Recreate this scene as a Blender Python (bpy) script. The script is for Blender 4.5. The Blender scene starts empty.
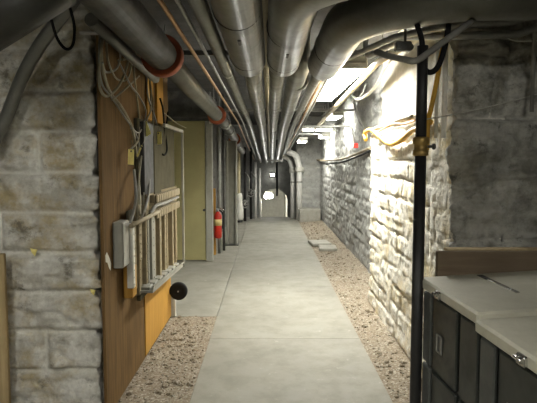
import bpy, math, random
import numpy as np
from mathutils import Vector, Matrix

random.seed(7)
scene = bpy.context.scene
COL = scene.collection

# ------------------------------------------------------------------ camera
F, CX, CY, CAMZ = 540.0, 268.5, 201.5, 1.55
VPX, VPY = 267.0, 161.0
PITCH = math.atan((CY - VPY) / F)
YAW = math.atan((CX - VPX) / F)
cam_d = bpy.data.cameras.new('camera')
cam_d.sensor_width = 36.0
cam_d.lens = F / 537.0 * 36.0
cam_d.clip_start = 0.05
cam = bpy.data.objects.new('camera', cam_d)
cam.location = (0, 0, CAMZ)
cam.rotation_euler = (math.pi / 2 - PITCH, 0, -YAW)
COL.objects.link(cam)
scene.camera = cam


def ray(px, py):
    vx, vz = (px - CX) / F, (CY - py) / F
    y1 = math.cos(PITCH) + math.sin(PITCH) * vz
    z1 = -math.sin(PITCH) + math.cos(PITCH) * vz
    return Vector((vx * math.cos(YAW) + y1 * math.sin(YAW),
                   -vx * math.sin(YAW) + y1 * math.cos(YAW), z1))


def at(px, py, Y=None, X=None, Z=None):
    """measured point -> real place, on the plane at that depth / side / height"""
    d = ray(px, py)
    if Y is not None: t = Y / d.y
    elif X is not None: t = X / d.x
    else: t = (Z - CAMZ) / d.z
    return Vector((d.x * t, d.y * t, CAMZ + d.z * t))


# ------------------------------------------------------------------ noise
def _hash(ix, iy, seed):
    ix = ix.astype(np.uint64); iy = iy.astype(np.uint64)
    h = ix * np.uint64(374761393) + iy * np.uint64(668265263) + np.uint64(seed * 974634777 + 12345)
    h = (h ^ (h >> np.uint64(13))) * np.uint64(1274126177)
    h = h ^ (h >> np.uint64(16))
    return (h & np.uint64(0xFFFFFF)).astype(np.float64) / float(0xFFFFFF)


def vnoise(x, y, seed=0):
    x = x + 1000.0; y = y + 1000.0
    ix, iy = np.floor(x), np.floor(y)
    fx, fy = x - ix, y - iy
    fx = fx * fx * (3 - 2 * fx); fy = fy * fy * (3 - 2 * fy)
    a = _hash(ix, iy, seed); b = _hash(ix + 1, iy, seed)
    c = _hash(ix, iy + 1, seed); d = _hash(ix + 1, iy + 1, seed)
    return (a * (1 - fx) + b * fx) * (1 - fy) + (c * (1 - fx) + d * fx) * fy


def fbm(x, y, seed=0, octv=4):
    s, a, t = 0, 1.0, 0
    for k in range(octv):
        s = s + a * vnoise(x * 2 ** k + 17.3 * k, y * 2 ** k + 5.1 * k, seed + k)
        t += a; a *= 0.5
    return s / t - 0.5


# ------------------------------------------------------------------ mesh builder
def empty(name, loc=(0, 0, 0)):
    o = bpy.data.objects.new(name, None)
    o.empty_display_size = 0.1
    o.location = loc
    COL.objects.link(o)
    return o


def tag(o, label=None, cat=None, group=None, kind=None):
    if label: o['label'] = label
    if cat: o['category'] = cat
    if group: o['group'] = group
    if kind: o['kind'] = kind
    return o


def origin_of(o):
    v = Vector((0, 0, 0))
    while o is not None:
        v += o.location; o = o.parent
    return v


class MB:
    def __init__(self):
        self.v, self.f, self.s = [], [], []

    def add(self, verts, faces, smooth=False):
        b = len(self.v)
        self.v.extend([tuple(p) for p in verts])
        self.f.extend([tuple(i + b for i in q) for q in faces])
        self.s.extend([smooth] * len(faces))
        return self

    def hexa(self, p):
        return self.add(p, [(0, 3, 2, 1), (4, 5, 6, 7), (0, 1, 5, 4), (1, 2, 6, 5), (2, 3, 7, 6), (3, 0, 4, 7)])

    def box(self, lo, hi, bev=0.0, M=None):
        lo, hi = Vector(lo), Vector(hi)
        for i in range(3):
            if lo[i] > hi[i]: lo[i], hi[i] = hi[i], lo[i]
        d = hi - lo
        b = min(bev, min(d) * 0.45)
        if b <= 0:
            p = [(lo.x, lo.y, lo.z), (hi.x, lo.y, lo.z), (hi.x, hi.y, lo.z), (lo.x, hi.y, lo.z),
                 (lo.x, lo.y, hi.z), (hi.x, lo.y, hi.z), (hi.x, hi.y, hi.z), (lo.x, hi.y, hi.z)]
            if M: p = [M @ Vector(q) for q in p]
            return self.hexa(p)
        V, idx = [], {}
        for sx in (0, 1):
            for sy in (0, 1):
                for sz in (0, 1):
                    c = Vector((hi.x if sx else lo.x, hi.y if sy else lo.y, hi.z if sz else lo.z))
                    s = Vector((-b if sx else b, -b if sy else b, -b if sz else b))
                    for ax in range(3):
                        q = c.copy()
                        for k in range(3):
                            if k != ax: q[k] += s[k]
                        idx[(sx, sy, sz, ax)] = len(V); V.append(M @ q if M else q)
        Fc = []
        for ax in range(3):
            o1, o2 = [k for k in range(3) if k != ax]
            for s in (0, 1):
                loop = []
                for a, c in ((0, 0), (1, 0), (1, 1), (0, 1)):
                    k = [0, 0, 0]; k[ax] = s; k[o1] = a; k[o2] = c
                    loop.append(idx[(k[0], k[1], k[2], ax)])
                flip = (s == 0) ^ (ax == 1)
                Fc.append(tuple(reversed(loop)) if flip else tuple(loop))
        # note: vertex (.., ax) sits on face ax?  it keeps coordinate ax on the face
        for ax in range(3):
            o1, o2 = [k for k in range(3) if k != ax]
            for a in (0, 1):
                for c in (0, 1):
                    def key(s, face):
                        k = [0, 0, 0]; k[ax] = s; k[o1] = a; k[o2] = c
                        return idx[(k[0], k[1], k[2], face)]
                    Fc.append((key(0, o1), key(1, o1), key(1, o2), key(0, o2)))
        for sx in (0, 1):
            for sy in (0, 1):
                for sz in (0, 1):
                    Fc.append(tuple(idx[(sx, sy, sz, a)] for a in range(3)))
        return self.add(V, Fc)

    def tube(self, pts, r, seg=14, caps=True, smooth=True):
        pts = [Vector(p) for p in pts]
        n = len(pts)
        rr = r if isinstance(r, (list, tuple)) else [r] * n
        T = []
        for i in range(n):
            a = pts[max(i - 1, 0)]; c = pts[min(i + 1, n - 1)]
            t = (c - a)
            T.append(t.normalized() if t.length > 1e-9 else (T[-1] if T else Vector((0, 0, 1))))
        up = Vector((0, 0, 1)) if abs(T[0].z) < 0.9 else Vector((1, 0, 0))
        N = (up - T[0] * up.dot(T[0])).normalized()
        V, Fc = [], []
        for i in range(n):
            N = (N - T[i] * N.dot(T[i])).normalized()
            B = T[i].cross(N)
            for k in range(seg):
                a = 2 * math.pi * k / seg
                V.append(pts[i] + (N * math.cos(a) + B * math.sin(a)) * rr[i])
        for i in range(n - 1):
            for k in range(seg):
                k2 = (k + 1) % seg
                Fc.append((i * seg + k, i * seg + k2, (i + 1) * seg + k2, (i + 1) * seg + k))
        self.add(V, Fc, smooth)
        if caps:
            b = len(self.v) - len(V)
            self.f.append(tuple(b + k for k in reversed(range(seg)))); self.s.append(False)
            self.f.append(tuple(b + (n - 1) * seg + k for k in range(seg))); self.s.append(False)
        return self

    def cyl(self, a, b, r, r2=None, seg=16, smooth=True):
        return self.tube([a, b], [r, r if r2 is None else r2], seg, True, smooth)

    def lathe(self, c, prof, axis=(0, 0, 1), seg=20):
        """prof: list of (radius, height along axis)"""
        ax = Vector(axis).normalized()
        return self.tube_prof(Vector(c), ax, prof, seg)

    def tube_prof(self, c, ax, prof, seg):
        up = Vector((0, 0, 1)) if abs(ax.z) < 0.9 else Vector((1, 0, 0))
        N = (up - ax * up.dot(ax)).normalized(); B = ax.cross(N)
        V, Fc = [], []
        for (r, h) in prof:
            for k in range(seg):
                a = 2 * math.pi * k / seg
                V.append(c + ax * h + (N * math.cos(a) + B * math.sin(a)) * max(r, 1e-4))
        for i in range(len(prof) - 1):
            for k in range(seg):
                k2 = (k + 1) % seg
                Fc.append((i * seg + k, i * seg + k2, (i + 1) * seg + k2, (i + 1) * seg + k))
        Fc.append(tuple(reversed(range(seg))))
        Fc.append(tuple((len(prof) - 1) * seg + k for k in range(seg)))
        self.add(V, Fc, True)
        for i in range(2): self.s[-1 - i] = False
        return self

    def build(self, name, mat, parent=None):
        me = bpy.data.meshes.new(name)
        off = origin_of(parent) if parent is not None else Vector((0, 0, 0))
        me.from_pydata([(p[0] - off.x, p[1] - off.y, p[2] - off.z) for p in self.v], [], self.f)
        me.polygons.foreach_set('use_smooth', self.s)
        me.update()
        me.materials.append(mat)
        o = bpy.data.objects.new(name, me)
        COL.objects.link(o)
        if parent is not None: o.parent = parent
        return o


def smooth_path(pts, n=8):
    pts = [Vector(p) for p in pts]
    if len(pts) < 3: return pts
    out = []
    P = [pts[0] * 2 - pts[1]] + pts + [pts[-1] * 2 - pts[-2]]
    for i in range(1, len(P) - 2):
        a, b, c, d = P[i - 1], P[i], P[i + 1], P[i + 2]
        for k in range(n):
            t = k / n
            out.append(0.5 * ((2 * b) + (c - a) * t + (2 * a - 5 * b + 4 * c - d) * t * t + (3 * b - a - 3 * c + d) * t ** 3))
    out.append(pts[-1])
    return out


def fillet(pts, rad, n=10):
    """polyline with rounded corners"""
    pts = [Vector(p) for p in pts]
    out = [pts[0]]
    for i in range(1, len(pts) - 1):
        a, b, c = pts[i - 1], pts[i], pts[i + 1]
        u, w = (a - b).normalized(), (c - b).normalized()
        ang = u.angle(w)
        if ang > math.pi - 0.02: out.append(b); continue
        t = min(rad / math.tan(ang / 2), (a - b).length * 0.49, (c - b).length * 0.49)
        r = t * math.tan(ang / 2)
        bis = (u + w).normalized()
        cen = b + bis * (r / math.sin(ang / 2))
        p0, p1 = b + u * t - cen, b + w * t - cen
        tot = p0.angle(p1)
        for k in range(n + 1):
            s = k / n
            out.append(cen + (p0 * math.sin((1 - s) * tot) + p1 * math.sin(s * tot)) / math.sin(tot))
    out.append(pts[-1])
    return out


# ------------------------------------------------------------------ materials
def new_mat(name):
    m = bpy.data.materials.new(name); m.use_nodes = True
    nt = m.node_tree; nt.nodes.clear()
    out = nt.nodes.new('ShaderNodeOutputMaterial')
    b = nt.nodes.new('ShaderNodeBsdfPrincipled')
    nt.links.new(b.outputs[0], out.inputs[0])
    return m, nt, b


def coords(nt):
    return nt.nodes.new('ShaderNodeTexCoord').outputs['Object']


def noise(nt, vec, scale, detail=4, rough=0.6, stretch=None):
    if stretch:
        mp = nt.nodes.new('ShaderNodeMapping'); mp.inputs['Scale'].default_value = stretch
        nt.links.new(vec, mp.inputs[0]); vec = mp.outputs[0]
    n = nt.nodes.new('ShaderNodeTexNoise')
    n.inputs['Scale'].default_value = scale; n.inputs['Detail'].default_value = detail
    n.inputs['Roughness'].default_value = rough
    nt.links.new(vec, n.inputs['Vector'])
    return n.outputs['Fac']


def ramp(nt, fac, stops):
    r = nt.nodes.new('ShaderNodeValToRGB')
    while len(r.color_ramp.elements) < len(stops): r.color_ramp.elements.new(0.5)
    for e, (p, c) in zip(r.color_ramp.elements, stops):
        e.position = p
        e.color = (c, c, c, 1) if isinstance(c, (int, float)) else (*c, 1)
    nt.links.new(fac, r.inputs[0])
    return r.outputs[0]


def mix(nt, fac, a, b):
    m = nt.nodes.new('ShaderNodeMix'); m.data_type = 'RGBA'
    for sock, val in ((m.inputs[0], fac), (m.inputs[6], a), (m.inputs[7], b)):
        if isinstance(val, (int, float)): sock.default_value = val
        elif isinstance(val, tuple): sock.default_value = (*val, 1)
        else: nt.links.new(val, sock)
    return m.outputs[2]


def bump(nt, b, h, strength, dist=0.01):
    n = nt.nodes.new('ShaderNodeBump')
    n.inputs['Strength'].default_value = strength; n.inputs['Distance'].default_value = dist
    nt.links.new(h, n.inputs['Height']); nt.links.new(n.outputs[0], b.inputs['Normal'])


def worn(name, col, dirt=None, rough=0.6, metal=0.0, scale=9, amount=0.5, bump_s=0.15, stretch=None, fine=60, spec=0.5):
    m, nt, b = new_mat(name); b.inputs['Specular IOR Level'].default_value = spec
    v = coords(nt)
    dirt = dirt or tuple(c * 0.6 for c in col)
    f = ramp(nt, noise(nt, v, scale, 5, 0.65, stretch), [(0.38, 0.0), (0.68, amount)])
    c = mix(nt, f, col, dirt)
    g = noise(nt, v, fine, 3, 0.6, stretch)
    c = mix(nt, ramp(nt, g, [(0.45, 0.0), (0.75, 0.25)]), c, tuple(x * 0.7 for x in col))
    nt.links.new(c, b.inputs['Base Color'])
    b.inputs['Metallic'].default_value = metal
    nt.links.new(ramp(nt, f, [(0, rough), (1, min(1, rough + 0.25))]), b.inputs['Roughness'])
    if bump_s: bump(nt, b, g, bump_s, 0.004)
    return m


def wood(name, col, dark, scale=1.0, axis='z', rough=0.85):
    m, nt, b = new_mat(name); b.inputs['Specular IOR Level'].default_value = 0.12
    v = coords(nt)
    st = {'z': (9, 9, 0.7), 'y': (9, 0.7, 9), 'x': (0.7, 9, 9)}[axis]
    g = noise(nt, v, 4 * scale, 6, 0.65, st)
    c = mix(nt, ramp(nt, g, [(0.3, 0.0), (0.7, 1.0)]), col, dark)
    big = noise(nt, v, 2.2, 3)
    c = mix(nt, ramp(nt, big, [(0.45, 0.0), (0.8, 0.5)]), c, tuple(x * 0.55 for x in dark))
    nt.links.new(c, b.inputs['Base Color'])
    b.inputs['Roughness'].default_value = rough
    bump(nt, b, g, 0.15, 0.004)
    return m


def stone_mat(name, light, mid, dark, ochre, och=0.5, pits=0.5, mortar=None, rough=0.9, blotch=0.6, mscale=9, con=0.15, pscale=15):
    m, nt, b = new_mat(name)
    v = coords(nt)
    big = noise(nt, v, 2.6, 5, 0.62)
    med = noise(nt, v, mscale, 6, 0.7)
    fin = noise(nt, v, 45, 5, 0.7)
    c = mix(nt, ramp(nt, med, [(0.51 - con, 0.0), (0.51 + con, 1.0)]), light, mid)
    t = nt.nodes.new('ShaderNodeAttribute'); t.attribute_name = 'tint'
    c = mix(nt, ramp(nt, t.outputs['Fac'], [(0.0, 0.0), (1.0, 0.45)]), c, mid)
    v2 = nt.nodes.new('ShaderNodeVectorMath'); v2.inputs[1].default_value = (7.1, 3.3, 9.7)
    nt.links.new(v, v2.inputs[0])
    o = noise(nt, v2.outputs[0], 3.3, 5, 0.7)
    c = mix(nt, ramp(nt, o, [(0.53 - och * 0.07, 0.0), (0.68 - och * 0.05, och)]), c, ochre)
    pit = noise(nt, v2.outputs[0], pscale, 6, 0.75)
    c = mix(nt, ramp(nt, pit, [(0.56, 0.0), (0.68, pits)]), c, dark)
    c = mix(nt, ramp(nt, big, [(0.45, 0.0), (0.68, blotch)]), c, tuple((p + q) / 2 for p, q in zip(mid, dark)))
    if mortar:
        j = nt.nodes.new('ShaderNodeAttribute'); j.attribute_name = 'joint'
        c = mix(nt, ramp(nt, j.outputs['Fac'], [(0.0, 0.0), (1.0, 0.7)]), c, mortar)
    c = mix(nt, ramp(nt, fin, [(0.45, 0.0), (0.8, 0.35)]), c, dark)
    nt.links.new(c, b.inputs['Base Color'])
    b.inputs['Roughness'].default_value = rough
    ad = nt.nodes.new('ShaderNodeMath'); ad.operation = 'ADD'
    nt.links.new(med, ad.inputs[0]); nt.links.new(fin, ad.inputs[1])
    bump(nt, b, ad.outputs[0], 0.5, 0.012)
    return m


def emit(name, col, s):
    m = bpy.data.materials.new(name); m.use_nodes = True
    nt = m.node_tree; nt.nodes.clear()
    out = nt.nodes.new('ShaderNodeOutputMaterial'); e = nt.nodes.new('ShaderNodeEmission')
    e.inputs[0].default_value = (*col, 1); e.inputs[1].default_value = s
    nt.links.new(e.outputs[0], out.inputs[0])
    return m


TUBE_COL = (1.0, 0.985, 0.92)
M = dict(
    stone_pier=stone_mat('weathered_ashlar', (0.90, 0.89, 0.83), (0.50, 0.48, 0.41), (0.14, 0.12, 0.085), (0.44, 0.335, 0.14), 0.75, 0.85, (0.74, 0.73, 0.66), 0.9, 0.2, 5.5, 0.08, 6.0),
    stone_white=stone_mat('whitewashed_rubble', (0.88, 0.86, 0.78), (0.78, 0.75, 0.65), (0.20, 0.17, 0.12), (0.76, 0.62, 0.32), 0.8, 1.0, None, 0.9, 0.35, 9, 0.15, 22.0),
    stone_far=stone_mat('grey_rubble', (0.52, 0.52, 0.48), (0.36, 0.36, 0.33), (0.12, 0.12, 0.11), (0.36, 0.33, 0.26), 0.3, 0.7, None),
    stone_grey=stone_mat('grey_ashlar', (0.64, 0.63, 0.57), (0.25, 0.243, 0.205), (0.06, 0.057, 0.048), (0.34, 0.31, 0.22), 0.5, 0.85, None, 0.9, 0.5, 4.0, 0.09, 7.0),  # right pier front: shade put into the stone colour
    stone_dark=stone_mat('dark_rubble', (0.16, 0.155, 0.14), (0.11, 0.105, 0.09), (0.04, 0.04, 0.035), (0.15, 0.13, 0.09), 0.3, 0.6, None),  # dark stone tones, mottled at random
    plaster=worn('old_plaster', (0.62, 0.59, 0.50), (0.36, 0.30, 0.20), 0.85, 0, 5, 0.6, 0.3),
    gravel=None,
    ceiling=worn('dark_ceiling', (0.09, 0.085, 0.075), (0.04, 0.038, 0.03), 0.9, 0, 6, 0.8, 0.6),  # dark grey-brown, mottled all over
    canvas=worn('grey_canvas_lagging', (0.235, 0.236, 0.213), (0.14, 0.138, 0.117), 0.30, 0.5, 5, 0.6, 0.06),
    canvas_dark=worn('dark_lagging', (0.036, 0.036, 0.030), (0.02, 0.02, 0.017), 0.42, 0, 5, 0.7, 0.15),
    lag_mid=worn('olive_grey_lagging', (0.17, 0.168, 0.148), (0.10, 0.098, 0.085), 0.36, 0.3, 5, 0.6, 0.08),
    canvas_light=worn('pale_lagging', (0.85, 0.84, 0.79), (0.55, 0.54, 0.49), 0.5, 0, 6, 0.5, 0.12),
    band=worn('dark_band', (0.05, 0.05, 0.045), None, 0.4, 0.3, 20, 0.5, 0.1),
    steel=worn('galvanised_steel', (0.40, 0.40, 0.37), (0.24, 0.23, 0.20), 0.42, 0.55, 12, 0.6, 0.08),
    steel_dark=worn('dark_steel', (0.10, 0.10, 0.09), (0.05, 0.05, 0.045), 0.5, 0.4, 12, 0.6, 0.1),
    black=worn('black_iron', (0.022, 0.022, 0.022), (0.04, 0.038, 0.034), 0.45, 0.2, 15, 0.5, 0.1),
    rubber=worn('black_rubber', (0.010, 0.010, 0.010), (0.02, 0.02, 0.02), 0.7, 0, 30, 0.4, 0.1, spec=0.2),
    brass=worn('brass', (0.50, 0.34, 0.11), (0.22, 0.15, 0.06), 0.4, 0.7, 25, 0.5, 0.1),
    orange=worn('orange_primer', (0.36, 0.085, 0.03), (0.16, 0.05, 0.025), 0.55, 0.1, 14, 0.6, 0.1),
    copper=worn('copper_tube', (0.48, 0.29, 0.15), (0.26, 0.16, 0.09), 0.4, 0.6, 14, 0.5, 0.08),
    cream=worn('cream_paint', (0.62, 0.54, 0.34), (0.40, 0.33, 0.19), 0.5, 0, 10, 0.5, 0.08),
    tan_cable=worn('tan_cable_sheath', (0.25, 0.23, 0.16), (0.15, 0.135, 0.09), 0.6, 0, 14, 0.6, 0.1),
    grey_cable=worn('grey_cable_sheath', (0.24, 0.235, 0.21), (0.13, 0.125, 0.11), 0.6, 0, 14, 0.6, 0.1),
    white_cable=worn('white_cable_sheath', (0.62, 0.61, 0.55), (0.36, 0.35, 0.3), 0.5, 0, 14, 0.5, 0.1),
    yellow=worn('yellow_hose', (0.72, 0.40, 0.035), (0.5, 0.27, 0.03), 0.45, 0, 10, 0.5, 0.06),
    tag_yellow=worn('yellow_card', (0.95, 0.84, 0.30), (0.78, 0.68, 0.22), 0.7, 0, 12, 0.4, 0.05),
    olive=worn('olive_paint', (0.33, 0.30, 0.14), (0.26, 0.235, 0.11), 0.42, 0, 4, 0.6, 0.06),
    grey_paint=worn('grey_paint', (0.30, 0.295, 0.25), (0.19, 0.185, 0.15), 0.5, 0, 8, 0.5, 0.06),
    red=worn('red_enamel', (0.55, 0.03, 0.015), (0.33, 0.025, 0.015), 0.3, 0, 10, 0.4, 0.03),
    label=worn('cream_label', (0.62, 0.50, 0.20), (0.45, 0.34, 0.15), 0.6, 0, 20, 0.5, 0.0),
    board=wood('brown_plywood', (0.195, 0.118, 0.047), (0.105, 0.064, 0.027), 0.8, 'z'),
    ply=wood('yellow_plywood', (0.50, 0.28, 0.06), (0.36, 0.19, 0.04), 0.9, 'z', 0.7),
    plank=wood('grey_brown_plank', (0.25, 0.19, 0.125), (0.16, 0.12, 0.08), 1.0, 'x'),
    stick=wood('pale_pine', (0.52, 0.40, 0.22), (0.36, 0.26, 0.13), 1.0, 'z'),
    slat=worn('cream_slat', (0.29, 0.24, 0.145), (0.165, 0.135, 0.08), 0.55, 0, 14, 0.6, 0.1),
    slat_tan=worn('tan_slat', (0.24, 0.19, 0.10), (0.14, 0.11, 0.06), 0.6, 0, 14, 0.6, 0.1),
    panel_dark=worn('grey_green_panel', (0.085, 0.077, 0.05), (0.05, 0.045, 0.03), 0.85, 0, 8, 0.6, 0.1, spec=0.12),
    green=worn('dark_green_enamel', (0.030, 0.035, 0.031), (0.019, 0.021, 0.019), 0.4, 0, 7, 0.6, 0.06),
    green_mid=worn('faded_green_enamel', (0.085, 0.09, 0.082), (0.05, 0.055, 0.05), 0.45, 0, 7, 0.6, 0.06),
    lid=worn('cream_grey_enamel', (0.58, 0.56, 0.45), (0.45, 0.43, 0.33), 0.42, 0, 6, 0.6, 0.05),
    chrome=worn('chrome', (0.7, 0.7, 0.68), (0.5, 0.5, 0.48), 0.2, 1.0, 20, 0.4, 0.0),
    white_paint=worn('white_paint', (0.66, 0.65, 0.58), (0.42, 0.40, 0.33), 0.55, 0, 9, 0.5, 0.08),
    slab=worn('pale_stone_slab', (0.34, 0.33, 0.28), (0.23, 0.22, 0.18), 0.85, 0, 9, 0.6, 0.3),
    tube=emit('lit_tube', TUBE_COL, 19.0),
    tube_soft=emit('lit_tube_soft', (1.0, 0.98, 0.91), 37.0),
)


def concrete():
    m, nt, b = new_mat('worn_concrete')
    v = coords(nt)
    big = noise(nt, v, 0.9, 5, 0.6); med = noise(nt, v, 5, 6, 0.7); fin = noise(nt, v, 70, 4, 0.7)
    c = mix(nt, ramp(nt, big, [(0.35, 0.0), (0.7, 1.0)]), (0.265, 0.255, 0.208), (0.195, 0.186, 0.15))
    c = mix(nt, ramp(nt, med, [(0.45, 0.0), (0.75, 0.6)]), c, (0.16, 0.152, 0.12))
    v2 = nt.nodes.new('ShaderNodeVectorMath'); v2.inputs[1].default_value = (4.4, 2.2, 0)
    nt.links.new(v, v2.inputs[0])
    sp = noise(nt, v2.outputs[0], 11, 5, 0.7)
    c = mix(nt, ramp(nt, sp, [(0.62, 0.0), (0.72, 0.5)]), c, (0.43, 0.42, 0.36))
    c = mix(nt, ramp(nt, fin, [(0.5, 0.0), (0.8, 0.3)]), c, (0.17, 0.16, 0.135))
    nt.links.new(c, b.inputs['Base Color'])
    nt.links.new(ramp(nt, med, [(0.3, 0.62), (0.7, 0.85)]), b.inputs['Roughness'])
    bump(nt, b, fin, 0.2, 0.004)
    return m


def gravel_mat():
    m, nt, b = new_mat('brown_gravel')
    v = coords(nt)
    vo = nt.nodes.new('ShaderNodeTexVoronoi'); vo.inputs['Scale'].default_value = 85
    nt.links.new(v, vo.inputs['Vector'])
    sep = nt.nodes.new('ShaderNodeSeparateColor'); nt.links.new(vo.outputs['Color'], sep.inputs[0])
    c = ramp(nt, sep.outputs[0], [(0.0, (0.15, 0.122, 0.082)), (0.45, (0.215, 0.176, 0.118)), (0.8, (0.27, 0.235, 0.175)), (1.0, (0.42, 0.39, 0.32))])
    g = noise(nt, v, 3, 5, 0.65)
    c = mix(nt, ramp(nt, g, [(0.4, 0.0), (0.72, 0.55)]), c, (0.20, 0.15, 0.10))
    nt.links.new(c, b.inputs['Base Color'])
    b.inputs['Roughness'].default_value = 0.95
    bump(nt, b, noise(nt, v, 120, 4, 0.7), 0.5, 0.005)
    return m


M['concrete'] = concrete()
M['gravel'] = gravel_mat()


# ------------------------------------------------------------------ stone walls
def wall_field(U, V, kind, seed, course=0.25, blen=(0.45, 0.9), rough=0.03, cell=(0.30, 0.15), taper=0, ragged=1.0, jd=0.018):
    if taper:
        h, j, t = wall_field(U, V, kind, seed, course, blen, rough, cell, 0, ragged, jd)
        k = np.clip(np.minimum(U, U.max() - U) / taper, 0, 1)
        return h * k, j, t
    """height, joint mask and tint for a stone face"""
    if kind == 'ashlar':
        ju = U + 0.012 * ragged * fbm(U * 5, V * 5, seed + 40, 3); jv = V + 0.016 * ragged * fbm(U * 4, V * 4, seed + 50, 4)
        ci = np.floor(jv / course)
        dv = np.minimum(jv - ci * course, (ci + 1) * course - jv)
        du = np.full_like(U, 9.0); bid = np.zeros_like(U)
        rng = random.Random(seed)
        for c in range(int(ci.min()), int(ci.max()) + 1):
            x = -rng.uniform(0, blen[1]); m = ci == c; edges = []
            while x < U.max() + 1:
                edges.append(x); x += rng.uniform(*blen)
            for e in edges:
                du = np.where(m, np.minimum(du, np.abs(ju - e)), du)
                bid = np.where(m & (ju > e), bid + 1 + c * 0.37, bid)
        d = np.minimum(du, dv)
        tint = _hash(np.floor(bid * 100), ci + 50, seed)
        jw = 0.012
        prof = np.clip((d - 0.003) / (0.035 if ragged <= 1 else 0.018), 0, 1); prof = prof * prof * (3 - 2 * prof)
        if ragged > 1: prof = 1 - (1 - prof) * np.clip(0.5 + 3.5 * fbm(U * 3, V * 5, seed + 61, 3), 0.05, 1.0)
        rock = np.abs(fbm(U * 4.5, V * 7.5, seed + 1, 5)) * 2.0 + 0.9 * fbm(U * 11, V * 18, seed + 9, 4)
        h = -jd * (1 - prof) + prof * rough * (rock + 0.35 * (tint - 0.5))
        h = h + 0.006 * fbm(U * 30, V * 30, seed + 3, 2)
        joint = np.clip(1 - (d - 0.004) / jw, 0, 1)
        return h, joint, tint
    # rubble: anisotropic Voronoi cells
    wx = U + 0.05 * fbm(U * 3, V * 3, seed + 5, 3); wy = V + 0.04 * fbm(U * 3 + 9, V * 3, seed + 6, 3)
    gx, gy = wx / cell[0], wy / cell[1]
    gx = gx + 0.5 * (np.floor(gy) % 2)
    ix, iy = np.floor(gx), np.floor(gy)
    F1 = np.full_like(U, 9.0); F2 = np.full_like(U, 9.0); idd = np.zeros_like(U)
    for a in (-1, 0, 1):
        for c in (-1, 0, 1):
            cx, cy = ix + a, iy + c
            ppx = cx + 0.5 + 0.7 * (_hash(cx + 500, cy + 500, seed) - 0.5)
            ppy = cy + 0.5 + 0.45 * (_hash(cx + 500, cy + 500, seed + 1) - 0.5)
            d = np.maximum(np.abs(gx - ppx) * 0.85, np.abs(gy - ppy)) * 0.7 + 0.3 * np.hypot(gx - ppx, gy - ppy)
            t = _hash(cx + 500, cy + 500, seed + 2)
            near = d < F1
            F2 = np.where(near, F1, np.minimum(F2, d))
            idd = np.where(near, t, idd)
            F1 = np.where(near, d, F1)
    e = np.clip((F2 - F1) / 0.16, 0, 1); e = e * e * (3 - 2 * e)
    soft = np.clip(0.55 + 2.2 * fbm(U * 2.3, V * 3.1, seed + 21, 3), 0.12, 1.0)      # joints slushed with whitewash in places
    h = rough * soft * (e * (0.6 + 1.0 * (idd - 0.5)) - 0.4) + rough * 1.5 * fbm(U * 4, V * 10, seed + 11, 5)
    rg = 1 - np.abs(fbm(U * 7, V * 14, seed + 17, 4)) * 4
    h = h - rough * 0.5 * np.clip(rg, 0, 1) ** 3 + 0.014 * fbm(U * 22, V * 34, seed + 13, 3)
    return h, np.clip(1 - e * 3, 0, 1), idd


def wall_mesh(name, path, z0, z1, res, mat, field, depth=0.35, batter=None):
    """path: plan polyline; the face looks to the LEFT-hand normal (-dy, dx) flipped so it faces the room given by order.
    The face is real relief on a solid wall of the given depth."""
    path = [Vector((p[0], p[1])) for p in path]
    us, pos, nor = [], [], []
    acc = 0.0
    segn = []
    for i in range(len(path) - 1):
        d = (path[i + 1] - path[i]).normalized()
        segn.append(Vector((d.y, -d.x)))
    for i in range(len(path) - 1):
        L = (path[i + 1] - path[i]).length
        n = max(1, int(round(L / res)))
        for k in range(n + (1 if i == len(path) - 2 else 0)):
            t = k / n
            us.append(acc + L * t); pos.append(path[i].lerp(path[i + 1], t))
            if k == 0 and i > 0: nn = (segn[i - 1] + segn[i])
            else: nn = segn[i]
            nor.append(nn)
        acc += L
    nz = max(2, int(round((z1 - z0) / res)))
    zs = np.linspace(z0, z1, nz + 1)
    U, V = np.meshgrid(np.array(us), zs)
    h, joint, tint = wall_field(U, V, **field)
    px = np.array([p.x for p in pos])[None, :]; py = np.array([p.y for p in pos])[None, :]
    nx = np.array([p.x for p in nor])[None, :]; ny = np.array([p.y for p in nor])[None, :]
    X = px + nx * h; Y = py + ny * h
    nu = len(us)
    verts = np.stack([X, Y, np.broadcast_to(zs[:, None], X.shape)], -1).reshape(-1, 3)
    faces = []
    for j in range(nz):
        b = j * nu
        for i in range(nu - 1):
            faces.append((b + i, b + i + 1, b + nu + i + 1, b + nu + i))
    V0 = [tuple(v) for v in verts]
    S = [True] * len(faces)
    jl = list(joint.reshape(-1)); tl = list(tint.reshape(-1))
    # solid back: offset outline behind the face, top and ends closed
    base = len(V0)
    back = []
    for p, n in zip(pos, nor):
        q = p - n * depth
        back.append(q)
    for z in (z0, z1):
        for q in back: V0.append((q.x, q.y, z)); jl.append(0); tl.append(0.5)
    for i in range(nu - 1):
        faces.append((base + i + 1, base + i, base + nu + i, base + nu + i + 1)); S.append(False)
        faces.append((nz * nu + i, nz * nu + i + 1, base + nu + i + 1, base + nu + i)); S.append(False)
        faces.append((i + 1, i, base + i, base + i + 1)); S.append(False)
    faces.append(tuple([j * nu for j in range(nz + 1)] + [base + nu, base])); S.append(False)
    faces.append(tuple([base + nu - 1, base + 2 * nu - 1] + [j * nu + nu - 1 for j in range(nz, -1, -1)])); S.append(False)
    me = bpy.data.meshes.new(name)
    me.from_pydata(V0, [], faces)
    me.polygons.foreach_set('use_smooth', S)
    for nm, data in (('joint', jl), ('tint', tl)):
        a = me.attributes.new(nm, 'FLOAT', 'POINT'); a.data.foreach_set('value', np.array(data, dtype=np.float32))
    me.update(); me.materials.append(mat)
    o = bpy.data.objects.new(name, me); COL.objects.link(o)
    return tag(o, kind='structure')


CEIL = 2.78
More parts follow.
